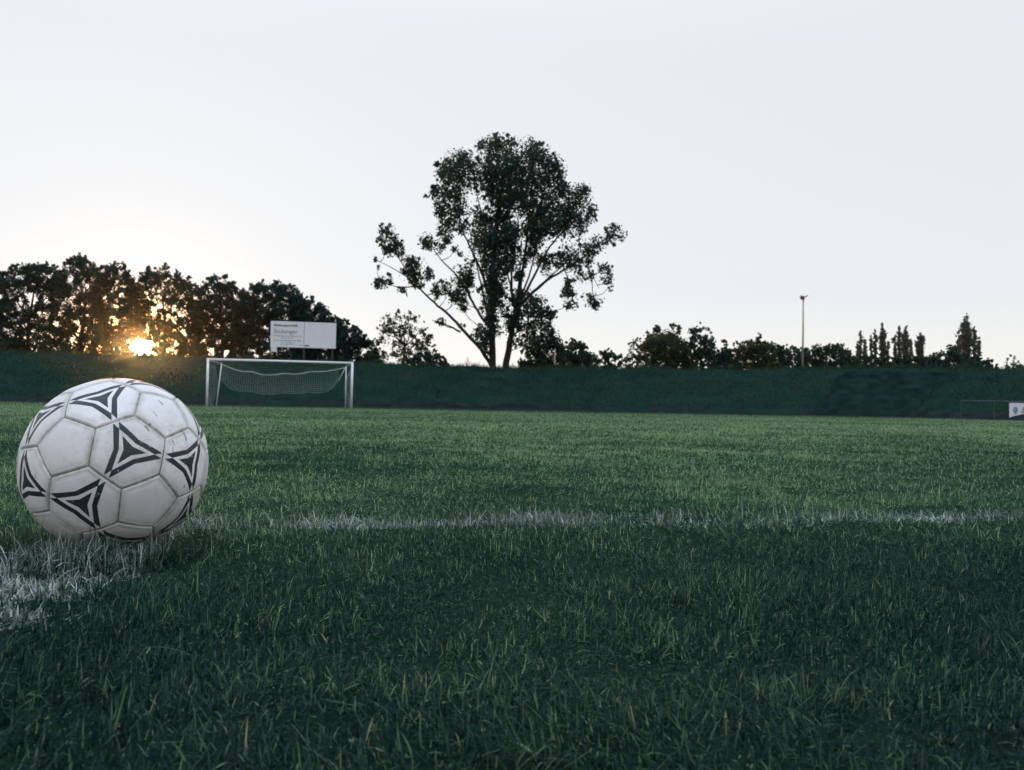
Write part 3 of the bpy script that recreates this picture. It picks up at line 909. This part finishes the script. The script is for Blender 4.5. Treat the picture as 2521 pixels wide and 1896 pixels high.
# ------------------------------------------------------------------ slim pole and white rail on the crest
pb = at(1366.6, 913, 60.6); ptp = at(1366.6, 859, 60.6)
mb = MB(); mb.tube([[ptp[0], ptp[1], pb[2] - 0.2], ptp], 0.032, 8)
tag(mb.build('marker_pole', M_REDWHITE, None, True), 'thin pale pinkish pole standing on the bank crest right of the tall tree', 'pole')
ra, rb = at(1455, 907.5, 66), at(1533, 911.5, 66.6)
rail0 = thing('white_barrier', 'low white rail just showing over the bank crest beside the marker pole bushes', 'barrier', (ra + rb) / 2 - UP * 0.9)
mb = MB(); mb.box((ra + rb) / 2, (rb - ra) / 2, np.array([0, 0.03, 0]), UP * 0.035); mb.build('rail', M_WHITE, rail0)
for f_ in (0.08, 0.92):
    pp = ra * (1 - f_) + rb * f_
    mb = MB(); mb.box(pp - UP * 0.5, np.array([0.03, 0, 0]), np.array([0, 0.03, 0]), UP * 0.46); mb.build('post', M_WHITE, rail0)

# ------------------------------------------------------------------ pitch-side railing and banner, right
YR = 43.0
r0 = at(2366, 986.5, YR); r1 = at(2700, 989.5, YR - 1.0)
zr = r0[2]
rl = thing('railing', 'grey metal railing at the foot of the bank on the right', 'railing', on_ground(2366, YR))
mb = MB(); mb.tube([r0, np.array([r1[0], r1[1], zr])], 0.022, 8); mb.build('handrail', M_RAIL, rl)
ng = 5
for k in range(ng):
    pp = r0 + (r1 - r0) * (k / (ng - 1)); g0 = float(gz(pp[0], pp[1]))
    mb = MB(); mb.tube([[pp[0], pp[1], g0 - 0.1], [pp[0], pp[1], zr - 0.022]], 0.014, 8); mb.build('post', M_RAIL, rl)
b0, b1 = at(2485, 1028, YR - 0.48), at(2485, 992, YR - 0.48)
er = r1 - r0; er[2] = 0; er /= np.linalg.norm(er); nr_ = np.array([er[1], -er[0], 0])
hb = b1[2] - b0[2]; wb = 3.0
ban = thing('banner', 'white banner with a blue round crest hung on the railing at the right edge', 'banner', b0 + er * wb / 2)
mb = MB(); mb.box(b0 + er * wb / 2 + UP * hb / 2, er * wb / 2, nr_ * 0.012, UP * hb / 2); mb.build('banner_sheet', M_SIGN, ban)
kx = YR / F
def bn(px, py, f=0.016): return b0 + er * ((px - 2485) * kx) + UP * ((1028 - py) * kx) + nr_ * f
def disc(c, rx, rz, n=28, th=0.002, hole=0.0):
    mb_ = MB(); v = []
    for sgn in (1, -1):
        for k in range(n):
            a = 2 * math.pi * k / n
            v.append(c + er * rx * math.cos(a) + UP * rz * math.sin(a) + nr_ * th * sgn)
    v += [c + nr_ * th, c - nr_ * th]
    tr = [(2 * n, k, (k + 1) % n) for k in range(n)]
    mb_.add(v, [(k, n + k, n + (k + 1) % n, (k + 1) % n) for k in range(n)], tr)
    return mb_
M_EMBL = simple_mat('emblem_pale_blue', (0.24, 0.33, 0.44), 0.6)
em = disc(bn(2498.3, 1009.5), 5.0 * kx, 7.6 * kx).build('emblem', M_EMBL, ban)
def ring_mb(cx, cy, a, b, w_):
    mb_ = MB(); pts = [bn(cx + a * math.cos(t), cy + b * math.sin(t), 0.021) for t in np.linspace(0, 2 * math.pi, 33)]
    mb_.tube(pts, w_ * kx, 5, False); return mb_
mbx = ring_mb(2498.3, 1009.5, 4.6, 7.2, 0.55)
mbx.tube([bn(2495, 1008, 0.021), bn(2496, 1013, 0.021)], 0.9 * kx, 6); mbx.tube([bn(2502, 1005, 0.021), bn(2501, 1014, 0.021)], 0.9 * kx, 6)
mbx.tube([bn(2496, 1004, 0.021), bn(2501, 1003, 0.021)], 0.6 * kx, 6); mbx.tube([bn(2495, 1018, 0.021), bn(2502, 1018, 0.021)], 0.6 * kx, 6)
mbx.build('emblem_ring', M_BLUE, ban)
text_mesh('B', 9.5 * kx, 14 * kx, bn(2512.5, 1015.5), er, UP, nr_, M_INK, 'lettering', ban, 0.35)

# ------------------------------------------------------------------ trees
def leaf_mesh(rng, blobs, size, n_leaf, clump=16, spread=0.30):
    """blobs: (k,6) centre and radii. Returns verts, quads, tint"""
    blobs = np.asarray(blobs, float)
    wgt = blobs[:, 3] * blobs[:, 5]; wgt /= wgt.sum()
    ncl = max(4, n_leaf // clump)
    bi = rng.choice(len(blobs), ncl, p=wgt)
    v = rng.normal(size=(ncl, 3)); v /= np.linalg.norm(v, axis=1)[:, None]
    rr = rng.random(ncl) ** 0.45
    cc = blobs[bi, :3] + v * rr[:, None] * blobs[bi, 3:]
    li = rng.integers(0, ncl, n_leaf)
    sp = spread * np.minimum(blobs[bi[li], 3], blobs[bi[li], 5])
    c = cc[li] + np.clip(rng.normal(size=(n_leaf, 3)), -1.7, 1.7) * np.minimum(sp, size * 2.2)[:, None]
    a = rng.normal(size=(n_leaf, 3)); a /= np.linalg.norm(a, axis=1)[:, None]
    b = np.cross(a, rng.normal(size=(n_leaf, 3))); b /= np.linalg.norm(b, axis=1)[:, None]
    L = size * (0.45 + 0.62 * rng.gamma(2.2, 0.42, n_leaf))[:, None] * 0.5
    Wd = L * rng.uniform(0.5, 0.8, n_leaf)[:, None]
    nn = np.cross(a, b) * L * 0.25
    V = np.stack([c - a * L, c - b * Wd + nn, c + a * L, c + b * Wd + nn], 1).reshape(-1, 3)
    Q = np.arange(n_leaf * 4).reshape(-1, 4)
    ctint = rng.random(ncl)
    t = np.clip(0.55 * ctint[li] + 0.45 * rng.random(n_leaf), 0, 1)
    return V, Q, np.repeat(t, 4)

GAP = []                                         # (direction, half-angle): openings between the leaves
def add_gaps(V, Q, t, rng):
    if not GAP:
        return V, Q, t
    c = V.reshape(-1, 4, 3).mean(1)
    d = c - CAM; d /= np.linalg.norm(d, axis=1)[:, None]
    keep = np.ones(len(c), bool)
    for g, ha, pr in GAP:
        ang = np.degrees(np.arccos(np.clip(d @ g, -1, 1)))
        keep &= ~(rng.random(len(c)) < pr * np.exp(-(ang / ha) ** 4))
    V = V.reshape(-1, 4, 3)[keep].reshape(-1, 3); t = t.reshape(-1, 4)[keep].ravel()
    return V, np.arange(len(V)).reshape(-1, 4), t

def crown(root, blobs, size, n_leaf, mat, seed, clump=16, spread=0.3):
    rng = np.random.default_rng(seed)
    V, Q, t = leaf_mesh(rng, blobs, size, n_leaf, clump, spread)
    V, Q, t = add_gaps(V, Q, t, rng)
    V = V - np.array(root.matrix_basis.translation)
    return mesh_np('crown', V, Q, mat, root, attrs={'tint': t})

def trunk_of(root, base, h, r, seed, limbs=6, spread=0.6, bend=0.2):
    rs = np.random.default_rng(seed)
    mb = MB()
    n = 7
    pts = [base + np.array([bend * math.sin(k * 0.9 + seed) * k / n, bend * math.cos(k * 0.7 + seed) * k / n, h * k / (n - 1)]) for k in range(n)]
    mb.tube(pts, np.linspace(r, r * 0.25, n), 8)
    for k in range(limbs):
        j = rs.integers(1, n - 2); a = rs.uniform(0, 6.28); L = h * rs.uniform(0.3, 0.55) * spread
        p0 = pts[j]
        q = [p0, p0 + np.array([math.cos(a) * L * 0.5, math.sin(a) * L * 0.35, L * 0.45]), p0 + np.array([math.cos(a) * L, math.sin(a) * L * 0.7, L * 1.1])]
        mb.tube(q, [r * 0.42, r * 0.28, r * 0.1], 6)
    return mb.build('trunk', M_BARK, root, True)

def crest_height(px):
    return float(np.interp(px, [c[0] for c in CREST_PX], [c[1] for c in CREST_PX]))

def fill_blobs(rs, x0, x1, top_fn, by, Y, r, depth, hole=None):
    """leaf clumps on a jittered grid under an outline, spread in depth, with small shoots along the top"""
    s = Y / F
    bl = []
    step = r * 1.15
    for xx in np.arange(x0 + step * 0.4, x1, step):
        for yy in np.arange(by - r * 0.6, 0, -step):
            x_, y_ = xx + rs.uniform(-0.5, 0.5) * step, yy + rs.uniform(-0.5, 0.5) * step
            t = top_fn(x_)
            if y_ < t + r * 0.35:
                continue
            if hole is not None and rs.random() < hole(x_, y_):
                continue
            u = abs((x_ - (x0 + x1) / 2) / ((x1 - x0) / 2))
            d = depth * math.sqrt(max(0.08, 1 - min(1, u) ** 2))
            rr = r * rs.uniform(0.75, 1.2)
            if y_ - rr < t: rr = max(r * 0.45, y_ - t)
            p = at(x_, y_, Y + rs.uniform(-1, 1) * d)
            bl.append([p[0], p[1], p[2], rr * s, rr * s, rr * s * rs.uniform(0.8, 1.0)])
    for xx in np.arange(x0 + r * 0.5, x1, r * 0.8):
        x_ = xx + rs.uniform(-0.4, 0.4) * r
        t = top_fn(x_)
        if t > by - r: continue
        p = at(x_, t + rs.uniform(-0.15, 0.5) * r, Y + rs.uniform(-0.5, 0.5) * depth)
        q = r * rs.uniform(0.2, 0.45) * s
        bl.append([p[0], p[1], p[2], q, q, q * 1.6])
    return bl

def bush(name, label, cat, px, top, hw, Y, od=3.4, mat=None, seed=0, group=None, nblob=16, size=None, lumps=0.34, depth=0.8, extra=None, bottom=None, sink=0.9, limbs=6, clump=16, spread=0.3, profile=None, rpx=None, hole=None):
    """tree or shrub given by the pixel column of its middle, its top row and half width"""
    mat = mat or M_LEAF
    if name in ('hedge_bush', 'shrub', 'broad_bush') and Y > 60: hw *= 1.22
    s = Y / F
    by = bottom if bottom is not None else crest_height(px) + 6
    pt, pb_ = at(px, top, Y), at(px, by, Y)
    hw_, hh = hw * s, (pt[2] - pb_[2]) / 2
    ground = pb_ - UP * sink
    root = thing(name, label, cat, ground, group)
    rs = np.random.default_rng(seed + 1000)
    top_fn = profile or (lambda x: by - (by - top) * max(0.0, 1 - abs((x - px) / hw) ** 2.6) ** 0.5)
    bl = fill_blobs(rs, px - hw, px + hw, top_fn, by, Y, rpx or max(5.0, lumps * 0.75 * min(hw, (by - top) * 0.6)), depth * hw_, hole)
    for (ex_, ey_, er_) in (extra or ()):
        p = at(ex_, ey_, Y); bl.append([p[0], p[1] + rs.uniform(-0.4, 0.4) * hw_, p[2], er_ * s, er_ * s, er_ * s])
    sz = size or max(0.15, Y * 0.0026)
    A_ = sum(math.pi * b_[3] * b_[5] for b_ in bl)
    n_leaf = int(od * 0.6 * A_ / (0.155 * sz * sz))
    n_leaf = min(n_leaf, 60000)
    crown(root, bl, sz, n_leaf, mat, seed, clump, spread)
    trunk_of(root, ground, max(0.6, (pt[2] - ground[2]) * 0.72), 0.05 + 0.02 * (pt[2] - ground[2]), seed, limbs, 0.6)
    return root

# opening between the leaves where the low sun shows
sd_ = ray(342, 855); sd_ /= np.linalg.norm(sd_)
GAP.append((sd_, 0.62, 0.93))

# row of bushy trees on the left part of the bank, in front of the sun
RG = 'row of bushy trees along the bank on the left'
ROW = [  # disp centre, disp top, disp half width, od, label
    (-70, 596, 85, 1.9, 'dark bushy tree cut by the left edge of the row on the bank'),
    (62, 563, 78, 1.55, 'broad leaky-crowned tree left of the tallest tree in the bank row'),
    (176, 549, 62, 1.6, 'tallest tree of the bank row, pointed top, light breaking through its lower leaves'),
    (252, 566, 50, 1.5, 'round-topped tree left of the low sun in the bank row'),
    (352, 575, 78, 1.9, 'wide tree with the low sun shining under its crown'),
    (478, 596, 62, 2.5, 'ragged-topped tree between the low sun and the goal in the bank row'),
    (592, 606, 78, 3.4, 'dense dark tree behind the left end of the billboard'),
    (694, 651, 62, 3.6, 'dense sloping tree right behind the billboard'),
    (770, 704, 58, 3.0, 'lowest tree ending the row, right of the billboard'),
]
PROF = np.array([(-160, 612), (-90, 596), (-30, 600), (0, 590), (30, 575), (60, 565), (100, 570), (138, 572), (150, 558), (178, 548), (200, 568), (215, 576), (240, 565), (268, 573), (290, 604), (305, 588), (330, 575), (362, 574), (398, 594), (420, 607), (440, 602), (455, 596), (488, 600), (520, 627), (540, 620), (562, 608), (600, 605), (630, 616), (655, 642), (690, 652), (720, 682), (760, 700), (798, 732), (822, 768), (835, 790)], float)
def row_top(x): return D(float(np.interp(x / D(1), PROF[:, 0], PROF[:, 1])))
def row_hole(x, y):
    x, y = x / D(1), y / D(1)
    n = float(vnoise(np.array([x]), np.array([y]), 13.0, 91)[0])
    t = float(np.interp(x, PROF[:, 0], PROF[:, 1]))
    if y < t + 34: return 0.0
    if 262 < x < 420 and y > 690: return 0.0
    if x < 310: return min(0.9, max(0.0, 1.35 * (n - 0.38)))
    if x < 420: return min(0.9, max(0.0, 1.3 * (n - 0.42))) if y < 700 else 0.12
    if x < 520: return max(0.0, 0.9 * (n - 0.45))
    return 0.05
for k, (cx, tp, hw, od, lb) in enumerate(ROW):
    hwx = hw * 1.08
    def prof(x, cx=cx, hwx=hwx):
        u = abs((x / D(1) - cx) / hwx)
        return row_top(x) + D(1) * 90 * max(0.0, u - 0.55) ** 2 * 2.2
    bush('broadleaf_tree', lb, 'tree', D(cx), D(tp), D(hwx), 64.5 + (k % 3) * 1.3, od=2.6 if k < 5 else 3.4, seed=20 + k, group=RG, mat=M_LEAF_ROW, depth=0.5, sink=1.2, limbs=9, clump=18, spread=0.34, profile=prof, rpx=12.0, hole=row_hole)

# the tall tree, its crown clumps set out limb by limb
def big_tree():
    K = 0.3785
    YT = 63.5
    def z3(zx, zy, dy=0.0): return at(860 + zx * K, 300 + zy * K, YT + dy)
    base = z3(975, 1640)
    root = thing('tall_tree', 'tall spreading twin-stemmed tree standing alone on the bank', 'tree', base)
    s = K * YT / F
    rs = np.random.default_rng(77)
    mb = MB()
    limbs = [
        ([(938, 1680), (935, 1600), (930, 1400), (922, 1200), (930, 1000), (945, 800), (965, 600), (1000, 400), (1030, 200)], 23, 3, 0.0),
        ([(1010, 1680), (1015, 1600), (1055, 1380), (1090, 1200), (1110, 1050), (1140, 900), (1160, 700), (1180, 500), (1195, 250)], 23, 3, 0.3),
        ([(930, 1600), (870, 1490), (780, 1400), (700, 1310), (620, 1230), (540, 1165), (440, 1070), (370, 960), (300, 850), (245, 740)], 13, 2, -0.8),
        ([(720, 1365), (640, 1325), (540, 1292)], 7, 2, -1.2),
        ([(905, 1330), (840, 1240), (790, 1150), (740, 1060), (690, 990), (620, 920), (560, 850), (520, 780)], 10, 2, 0.9),
        ([(790, 1150), (770, 1080), (760, 1000)], 5, 2, 0.9),
        ([(900, 1120), (870, 1000), (810, 870), (760, 760), (720, 650), (690, 500), (700, 300)], 10, 2, -0.4),
        ([(880, 1000), (850, 900), (845, 800)], 5, 2, 0.2),
        ([(1065, 1200), (1050, 1000), (1070, 850), (1100, 700), (1100, 450)], 9, 2, 1.1),
        ([(1110, 1150), (1125, 980), (1150, 820), (1165, 700)], 8, 2, -0.9),
        ([(1115, 1170), (1170, 1060), (1230, 950), (1290, 830), (1350, 755), (1450, 660), (1560, 580)], 9, 2, -1.0),
        ([(1100, 1200), (1170, 1135), (1250, 1055), (1370, 980), (1500, 900), (1620, 800), (1740, 690)], 11, 2, 0.8),
        ([(1500, 900), (1560, 960), (1620, 1080)], 4, 1.5, 0.8), ([(1400, 965), (1440, 1050), (1460, 1180)], 4, 1.5, 0.8),
        ([(1560, 940), (1580, 1060), (1590, 1190)], 4, 1.5, 1.2),
        ([(1180, 1270), (1260, 1245), (1400, 1212)], 5, 1.5, -0.6),
        ([(440, 1070), (340, 1080), (200, 1045)], 5, 1.5, -1.0), ([(420, 1040), (300, 960), (180, 900)], 4, 1.5, -0.5),
        ([(500, 1130), (560, 1110), (620, 1080)], 4, 1.5, -0.8),
        ([(928, 1380), (880, 1180), (850, 1020), (820, 900), (795, 740)], 9, 2, -1.0),
        ([(930, 1250), (903, 1060), (885, 900), (870, 740)], 8, 2, 1.2),
        ([(1085, 1280), (1055, 1100), (1012, 920), (1000, 760), (1010, 600)], 8, 2, -0.7),
        ([(1098, 1190), (1170, 1010), (1205, 860), (1235, 710), (1250, 560)], 8, 2, 1.0),
        ([(1100, 1220), (1205, 1090), (1300, 1015), (1420, 900), (1500, 810)], 7, 2, -1.2),
        ([(948, 900), (905, 750), (862, 600), (822, 450), (800, 310)], 7, 1.5, -0.6),
        ([(1150, 800), (1215, 650), (1285, 500), (1320, 340)], 7, 1.5, 0.6),
        ([(935, 1440), (880, 1370), (840, 1330), (790, 1290)], 6, 1.5, 0.5),
        ([(1060, 1400), (1130, 1330), (1200, 1290), (1270, 1240)], 6, 1.5, -0.5),
    ]
    for pts, r0, r1, dy in limbs:
        n = len(pts)
        P_ = np.array([z3(px, py, dy * k / (n - 1) * 2.0) for k, (px, py) in enumerate(pts)])
        P_ = smooth_curve(P_, n * 3, 3)
        P_ += rs.normal(0, 0.02, P_.shape)
        mb.tube(P_, np.linspace(r0, r1, len(P_)) * s, 9)
    LIMB = limbs
    B = """1040 140 50,960 150 55,870 165 42,1060 250 90,960 235 62,1190 205 72,1280 235 58,1340 285 55,720 250 62,640 290 66,780 290 70,600 350 55,700 370 78,800 385 62,900 330 78,
1000 345 100,1100 365 100,1200 345 90,1300 370 78,1370 345 44,555 465 40,640 450 66,720 480 64,500 480 16,925 450 80,1020 475 98,1120 485 92,1220 475 88,1320 475 78,1400 445 48,1500 470 58,1535 450 36,
1420 525 56,620 560 56,700 570 56,985 560 76,1150 565 66,1250 585 78,1350 595 76,1450 605 76,1565 590 48,1540 650 34,585 605 32,640 655 56,720 620 42,855 620 56,790 605 36,980 650 62,1088 600 18,1200 655 66,
1300 690 70,1400 685 66,1490 705 44,632 725 52,740 695 40,850 705 64,950 745 86,1050 725 74,1080 695 40,1190 725 52,1250 745 46,528 780 48,600 825 40,638 775 26,850 785 62,950 825 88,1040 835 76,1200 805 50,
1178 835 52,690 835 26,720 855 20,905 905 56,970 935 66,1060 915 52,790 912 34,1140 905 34,1200 895 44,1280 905 56,1270 965 44,1380 905 56,1450 875 66,1480 935 44,1560 835 56,1560 905 34,1620 785 52,1690 735 44,
1740 700 42,1770 752 28,1720 812 18,1500 1000 38,1430 1045 38,1430 1112 44,1450 1182 40,1558 1150 42,1590 1192 34,1650 950 38,1680 1022 38,1690 1082 24,1620 1150 22,1580 1002 34,
240 712 44,290 745 38,210 782 34,240 832 32,310 832 44,340 872 30,400 905 36,410 972 64,430 1002 44,360 985 26,180 890 20,180 960 20,200 1045 42,260 1032 28,170 1052 20,340 1092 26,430 1052 34,510 1012 34,520 972 24,
490 890 14,560 1082 26,610 1080 52,570 1112 34,640 1112 28,700 1142 38,740 1002 56,720 1052 44,780 1042 42,790 982 24,740 1102 44,740 1200 34,750 1162 28,680 1160 24,930 1002 52,930 1082 54,920 1162 54,930 1242 54,
970 1102 46,1000 1052 34,1080 1152 54,1150 1152 56,1220 1182 56,1180 1242 54,1100 1242 38,1250 1242 54,1300 1242 38,1000 1202 22,838 1092 18,900 1332 46,850 1352 20,1220 1322 56,1280 1332 50,1150 1332 46,
1160 1422 56,1250 1422 56,1310 1382 34,740 1330 14,840 1392 34,800 1382 18,600 1302 26,560 1295 12,650 1330 18,880 1472 34,850 1452 24,1320 1250 26,905 1420 34,900 1400 40,950 1350 42,1045 1330 40,1075 1420 36,860 1440 30,1020 1255 36,900 1500 26,925 1050 54,935 1130 54,920 1210 54,935 1290 46,920 1370 36,965 1180 44,1065 1260 44,1085 1330 36,1050 1420 24,880 960 30,1010 960 44,1100 1000 36"""
    THIN = [(855, 480, 44), (905, 555, 26), (1075, 605, 36), (1035, 650, 24), (690, 730, 24), (1330, 840, 40), (960, 285, 14), (570, 640, 24), (1115, 620, 24)]
    bl = []
    cx0 = 1000.0
    for t in B.replace('\n', '').split(','):
        px, py, r = map(float, t.split())
        # crown is round in plan: depth range from the distance to the crown's axis
        hw = 620.0 if py > 650 else 480.0
        if any(math.hypot(px - gx_, py - gy_) < gr_ + 0.30 * r for gx_, gy_, gr_ in THIN): continue
        dmax = math.sqrt(max(0.05, 1 - min(0.95, abs(px - cx0) / hw) ** 2)) * 4.0
        near_axis = 1.0 if py < 1250 else 0.5
        for rep in range(3):
            if rep == 2:                                  # loose shoots sticking out of the clump
                a = rs.uniform(0, 6.28); p = z3(px + r * 1.1 * math.cos(a), py - r * 1.1 * abs(math.sin(a)), rs.uniform(-dmax, dmax) * 0.6)
                bl.append([p[0], p[1], p[2], r * s * 0.28, r * s * 0.3, r * s * 0.4]); continue
            p = z3(px + rs.normal(0, 5), py + rs.normal(0, 5), rs.uniform(-dmax, dmax) * near_axis * 0.8)
            rr = r * s
            bl.append([p[0], p[1], p[2], rr * 0.92, rr, rr * 0.92])
    # fine branches from the limbs out to the clumps
    lp_ = np.array([q for pts, r0, r1, dy in LIMB for q in smooth_curve(np.array(pts, float), 24, 3)])
    for t in B.replace('\n', '').split(','):
        px, py, r = map(float, t.split())
        cand = lp_[(lp_[:, 1] > py + 0.4 * abs(lp_[:, 0] - px) + 10)]
        if not len(cand): continue
        q = cand[np.argmin(np.hypot(cand[:, 0] - px, (cand[:, 1] - py)))]
        if np.hypot(*(q - [px, py])) > 150: continue
        m_ = (q + [px, py]) / 2 + [(px - q[0]) * 0.12, 12]
        d0, d1 = rs.uniform(-0.3, 0.3), rs.uniform(-1.5, 1.5)
        P_ = smooth_curve(np.array([z3(q[0], q[1], d0), z3(m_[0], m_[1], (d0 + d1) / 2), z3(px, py - r * 0.6, d1)]), 8, 3)
        mb.tube(P_, np.linspace(3.2, 1.2, 8) * s, 5)
    mb.build('trunk', M_BARK, root, True)
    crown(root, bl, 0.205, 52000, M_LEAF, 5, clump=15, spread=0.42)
big_tree()

# shrubs and trees along the crest; all pixel values of the full photograph
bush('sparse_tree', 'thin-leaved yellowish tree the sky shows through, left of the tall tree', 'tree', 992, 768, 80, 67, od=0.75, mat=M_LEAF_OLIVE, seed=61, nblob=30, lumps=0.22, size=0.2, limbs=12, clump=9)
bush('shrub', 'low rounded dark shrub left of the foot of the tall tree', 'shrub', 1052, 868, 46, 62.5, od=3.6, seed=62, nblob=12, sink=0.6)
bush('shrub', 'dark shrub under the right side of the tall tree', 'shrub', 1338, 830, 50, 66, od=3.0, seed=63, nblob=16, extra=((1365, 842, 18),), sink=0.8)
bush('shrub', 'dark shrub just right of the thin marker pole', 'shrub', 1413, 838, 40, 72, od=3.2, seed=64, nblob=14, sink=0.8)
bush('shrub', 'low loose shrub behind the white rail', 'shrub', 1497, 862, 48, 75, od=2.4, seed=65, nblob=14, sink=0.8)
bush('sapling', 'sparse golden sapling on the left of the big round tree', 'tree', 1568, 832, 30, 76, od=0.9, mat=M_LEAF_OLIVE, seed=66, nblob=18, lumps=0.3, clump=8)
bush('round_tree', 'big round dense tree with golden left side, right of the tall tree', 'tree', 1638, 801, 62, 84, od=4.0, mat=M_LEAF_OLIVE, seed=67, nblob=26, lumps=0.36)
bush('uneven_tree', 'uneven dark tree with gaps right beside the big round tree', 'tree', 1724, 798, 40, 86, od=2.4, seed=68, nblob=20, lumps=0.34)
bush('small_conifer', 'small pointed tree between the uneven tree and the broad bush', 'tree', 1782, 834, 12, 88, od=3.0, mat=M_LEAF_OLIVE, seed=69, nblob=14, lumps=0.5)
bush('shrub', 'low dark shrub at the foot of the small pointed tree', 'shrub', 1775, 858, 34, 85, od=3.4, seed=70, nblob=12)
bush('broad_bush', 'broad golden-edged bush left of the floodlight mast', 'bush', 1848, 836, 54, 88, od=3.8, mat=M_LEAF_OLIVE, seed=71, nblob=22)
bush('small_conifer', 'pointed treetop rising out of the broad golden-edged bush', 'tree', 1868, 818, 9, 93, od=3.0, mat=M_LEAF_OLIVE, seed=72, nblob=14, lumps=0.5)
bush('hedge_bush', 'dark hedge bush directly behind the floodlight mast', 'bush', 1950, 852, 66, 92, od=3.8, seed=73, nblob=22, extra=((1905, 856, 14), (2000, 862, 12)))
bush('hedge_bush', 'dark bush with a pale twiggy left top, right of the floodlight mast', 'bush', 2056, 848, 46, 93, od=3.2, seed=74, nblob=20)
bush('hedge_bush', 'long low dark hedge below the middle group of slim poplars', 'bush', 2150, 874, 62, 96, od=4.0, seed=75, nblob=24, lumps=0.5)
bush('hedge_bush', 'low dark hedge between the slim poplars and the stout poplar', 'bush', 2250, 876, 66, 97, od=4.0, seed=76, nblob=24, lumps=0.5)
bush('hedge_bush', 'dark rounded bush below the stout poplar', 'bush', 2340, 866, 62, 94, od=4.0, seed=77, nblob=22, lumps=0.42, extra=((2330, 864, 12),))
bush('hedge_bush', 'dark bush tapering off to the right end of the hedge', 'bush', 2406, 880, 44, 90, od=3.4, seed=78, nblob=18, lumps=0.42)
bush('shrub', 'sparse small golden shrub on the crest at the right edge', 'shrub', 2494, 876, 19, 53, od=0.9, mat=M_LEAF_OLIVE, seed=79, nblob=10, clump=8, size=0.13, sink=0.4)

def poplar(label, xl, xr, top, seed, Y=185.0, lean=0.0, spires=2):
    """slim upright poplar; pixels of the enlarged right view"""
    px0, px1, ty = 2050 + xl / 4.696, 2050 + xr / 4.696, 760 + top / 4.696
    px = (px0 + px1) / 2; hw = (px1 - px0) / 2 * Y / F * 0.84
    pt, pb_ = at(px + lean, ty, Y), at(px, 905, Y)
    root = thing('poplar', label, 'tree', pb_ - UP * 3.0, 'slim poplars far behind the hedge on the right')
    rs = np.random.default_rng(seed)
    H = pt[2] - pb_[2]
    bl = []
    sp = [(rs.uniform(-0.55, 0.55), rs.uniform(0.72, 0.97)) for _ in range(spires)] + [(0.0, 1.0)]
    for off, hs in sp:
        m = 12
        for k in range(m):
            t = k / (m - 1)
            r = hw * (0.74 if hs == 1.0 else 0.46) * float(np.interp(t, [0, 0.12, 0.55, 0.8, 0.94, 1.0], [0.42, 0.6, 1.0, 0.95, 0.6, 0.22])) + 0.10
            c = pb_ * (1 - t * hs) + (pb_ + (pt - pb_)) * (t * hs)
            bl.append([c[0] + off * hw * (0.55 + 0.45 * t) + rs.normal(0, 0.08) * hw, c[1] + rs.normal(0, 0.4) * hw, c[2], r, r, H / m * 0.9])
    sz = 0.42
    n = int(4.2 * hw * 2 * H / (0.155 * sz * sz))
    crown(root, bl, sz, min(n, 14000), M_LEAF_POPLAR, seed, clump=10, spread=0.4)
    mb = MB(); mb.tube([pb_ - UP * 3.2, pb_ * 0.4 + pt * 0.6, pt], [0.35, 0.18, 0.03], 7); mb.build('trunk', M_BARK, root, True)
POP = [
    ('low side shoot of a poplar, leftmost in the far poplar group', 268, 302, 392, 1),
    ('slim tall poplar at the left end of the far poplar group', 298, 346, 262, 2),
    ('short ragged poplar right of the first tall poplar', 345, 396, 372, 1),
    ('narrow short poplar left of the middle pair of poplars', 428, 462, 300, 1),
    ('slim poplar directly left of the tallest one in the middle group', 466, 520, 262, 2),
    ('tallest poplar of the middle poplar group', 536, 622, 192, 3),
    ('tiny pointed poplar in the shade of the tallest middle one', 622, 656, 392, 0),
    ('short pale poplar just left of a dark slim one', 698, 738, 300, 1),
    ('dark slim poplar left of the wide forked poplar', 744, 792, 204, 1),
    ('wide forked poplar narrowing at its base', 792, 902, 226, 3),
    ('small leaning poplar right of the wide forked poplar', 880, 926, 372, 0),
    ('lone tapering poplar standing clear in the gap of the hedge', 960, 1072, 280, 3),
    ('slim poplar hugging the left side of the stout poplar', 1422, 1486, 258, 2),
    ('stout poplar, thickest and highest of all on the right', 1470, 1622, 84, 5),
    ('slim poplar hugging the right side of the stout poplar', 1608, 1662, 220, 1),
    ('short poplar ending the clump of the stout poplar', 1660, 1716, 342, 2),
]
for k, (lb, a_, b_, tp, spn) in enumerate(POP):
    poplar(lb, a_, b_, tp, 300 + k, Y=180 + (k * 7) % 15, spires=spn)

# ------------------------------------------------------------------ haze added for the glow round the sun
mh, nh, lh, oh = new_mat('glow_haze')
pv = nh.new('ShaderNodeVolumePrincipled')
pv.inputs['Color'].default_value = (0.95, 0.96, 1.0, 1)
pv.inputs['Density'].default_value = 0.00011
pv.inputs['Anisotropy'].default_value = 0.968
lh.new(pv.outputs[0], oh.inputs['Volume'])
mb = MB(); mb.box((0, 0, 12.2), (710, 0, 0), (0, 710, 0), (0, 0, 13.8))
hz = mb.build('haze', mh)
hz['kind'] = 'stuff'; tag(hz, 'thin haze volume added to make the glow round the sun', 'haze')
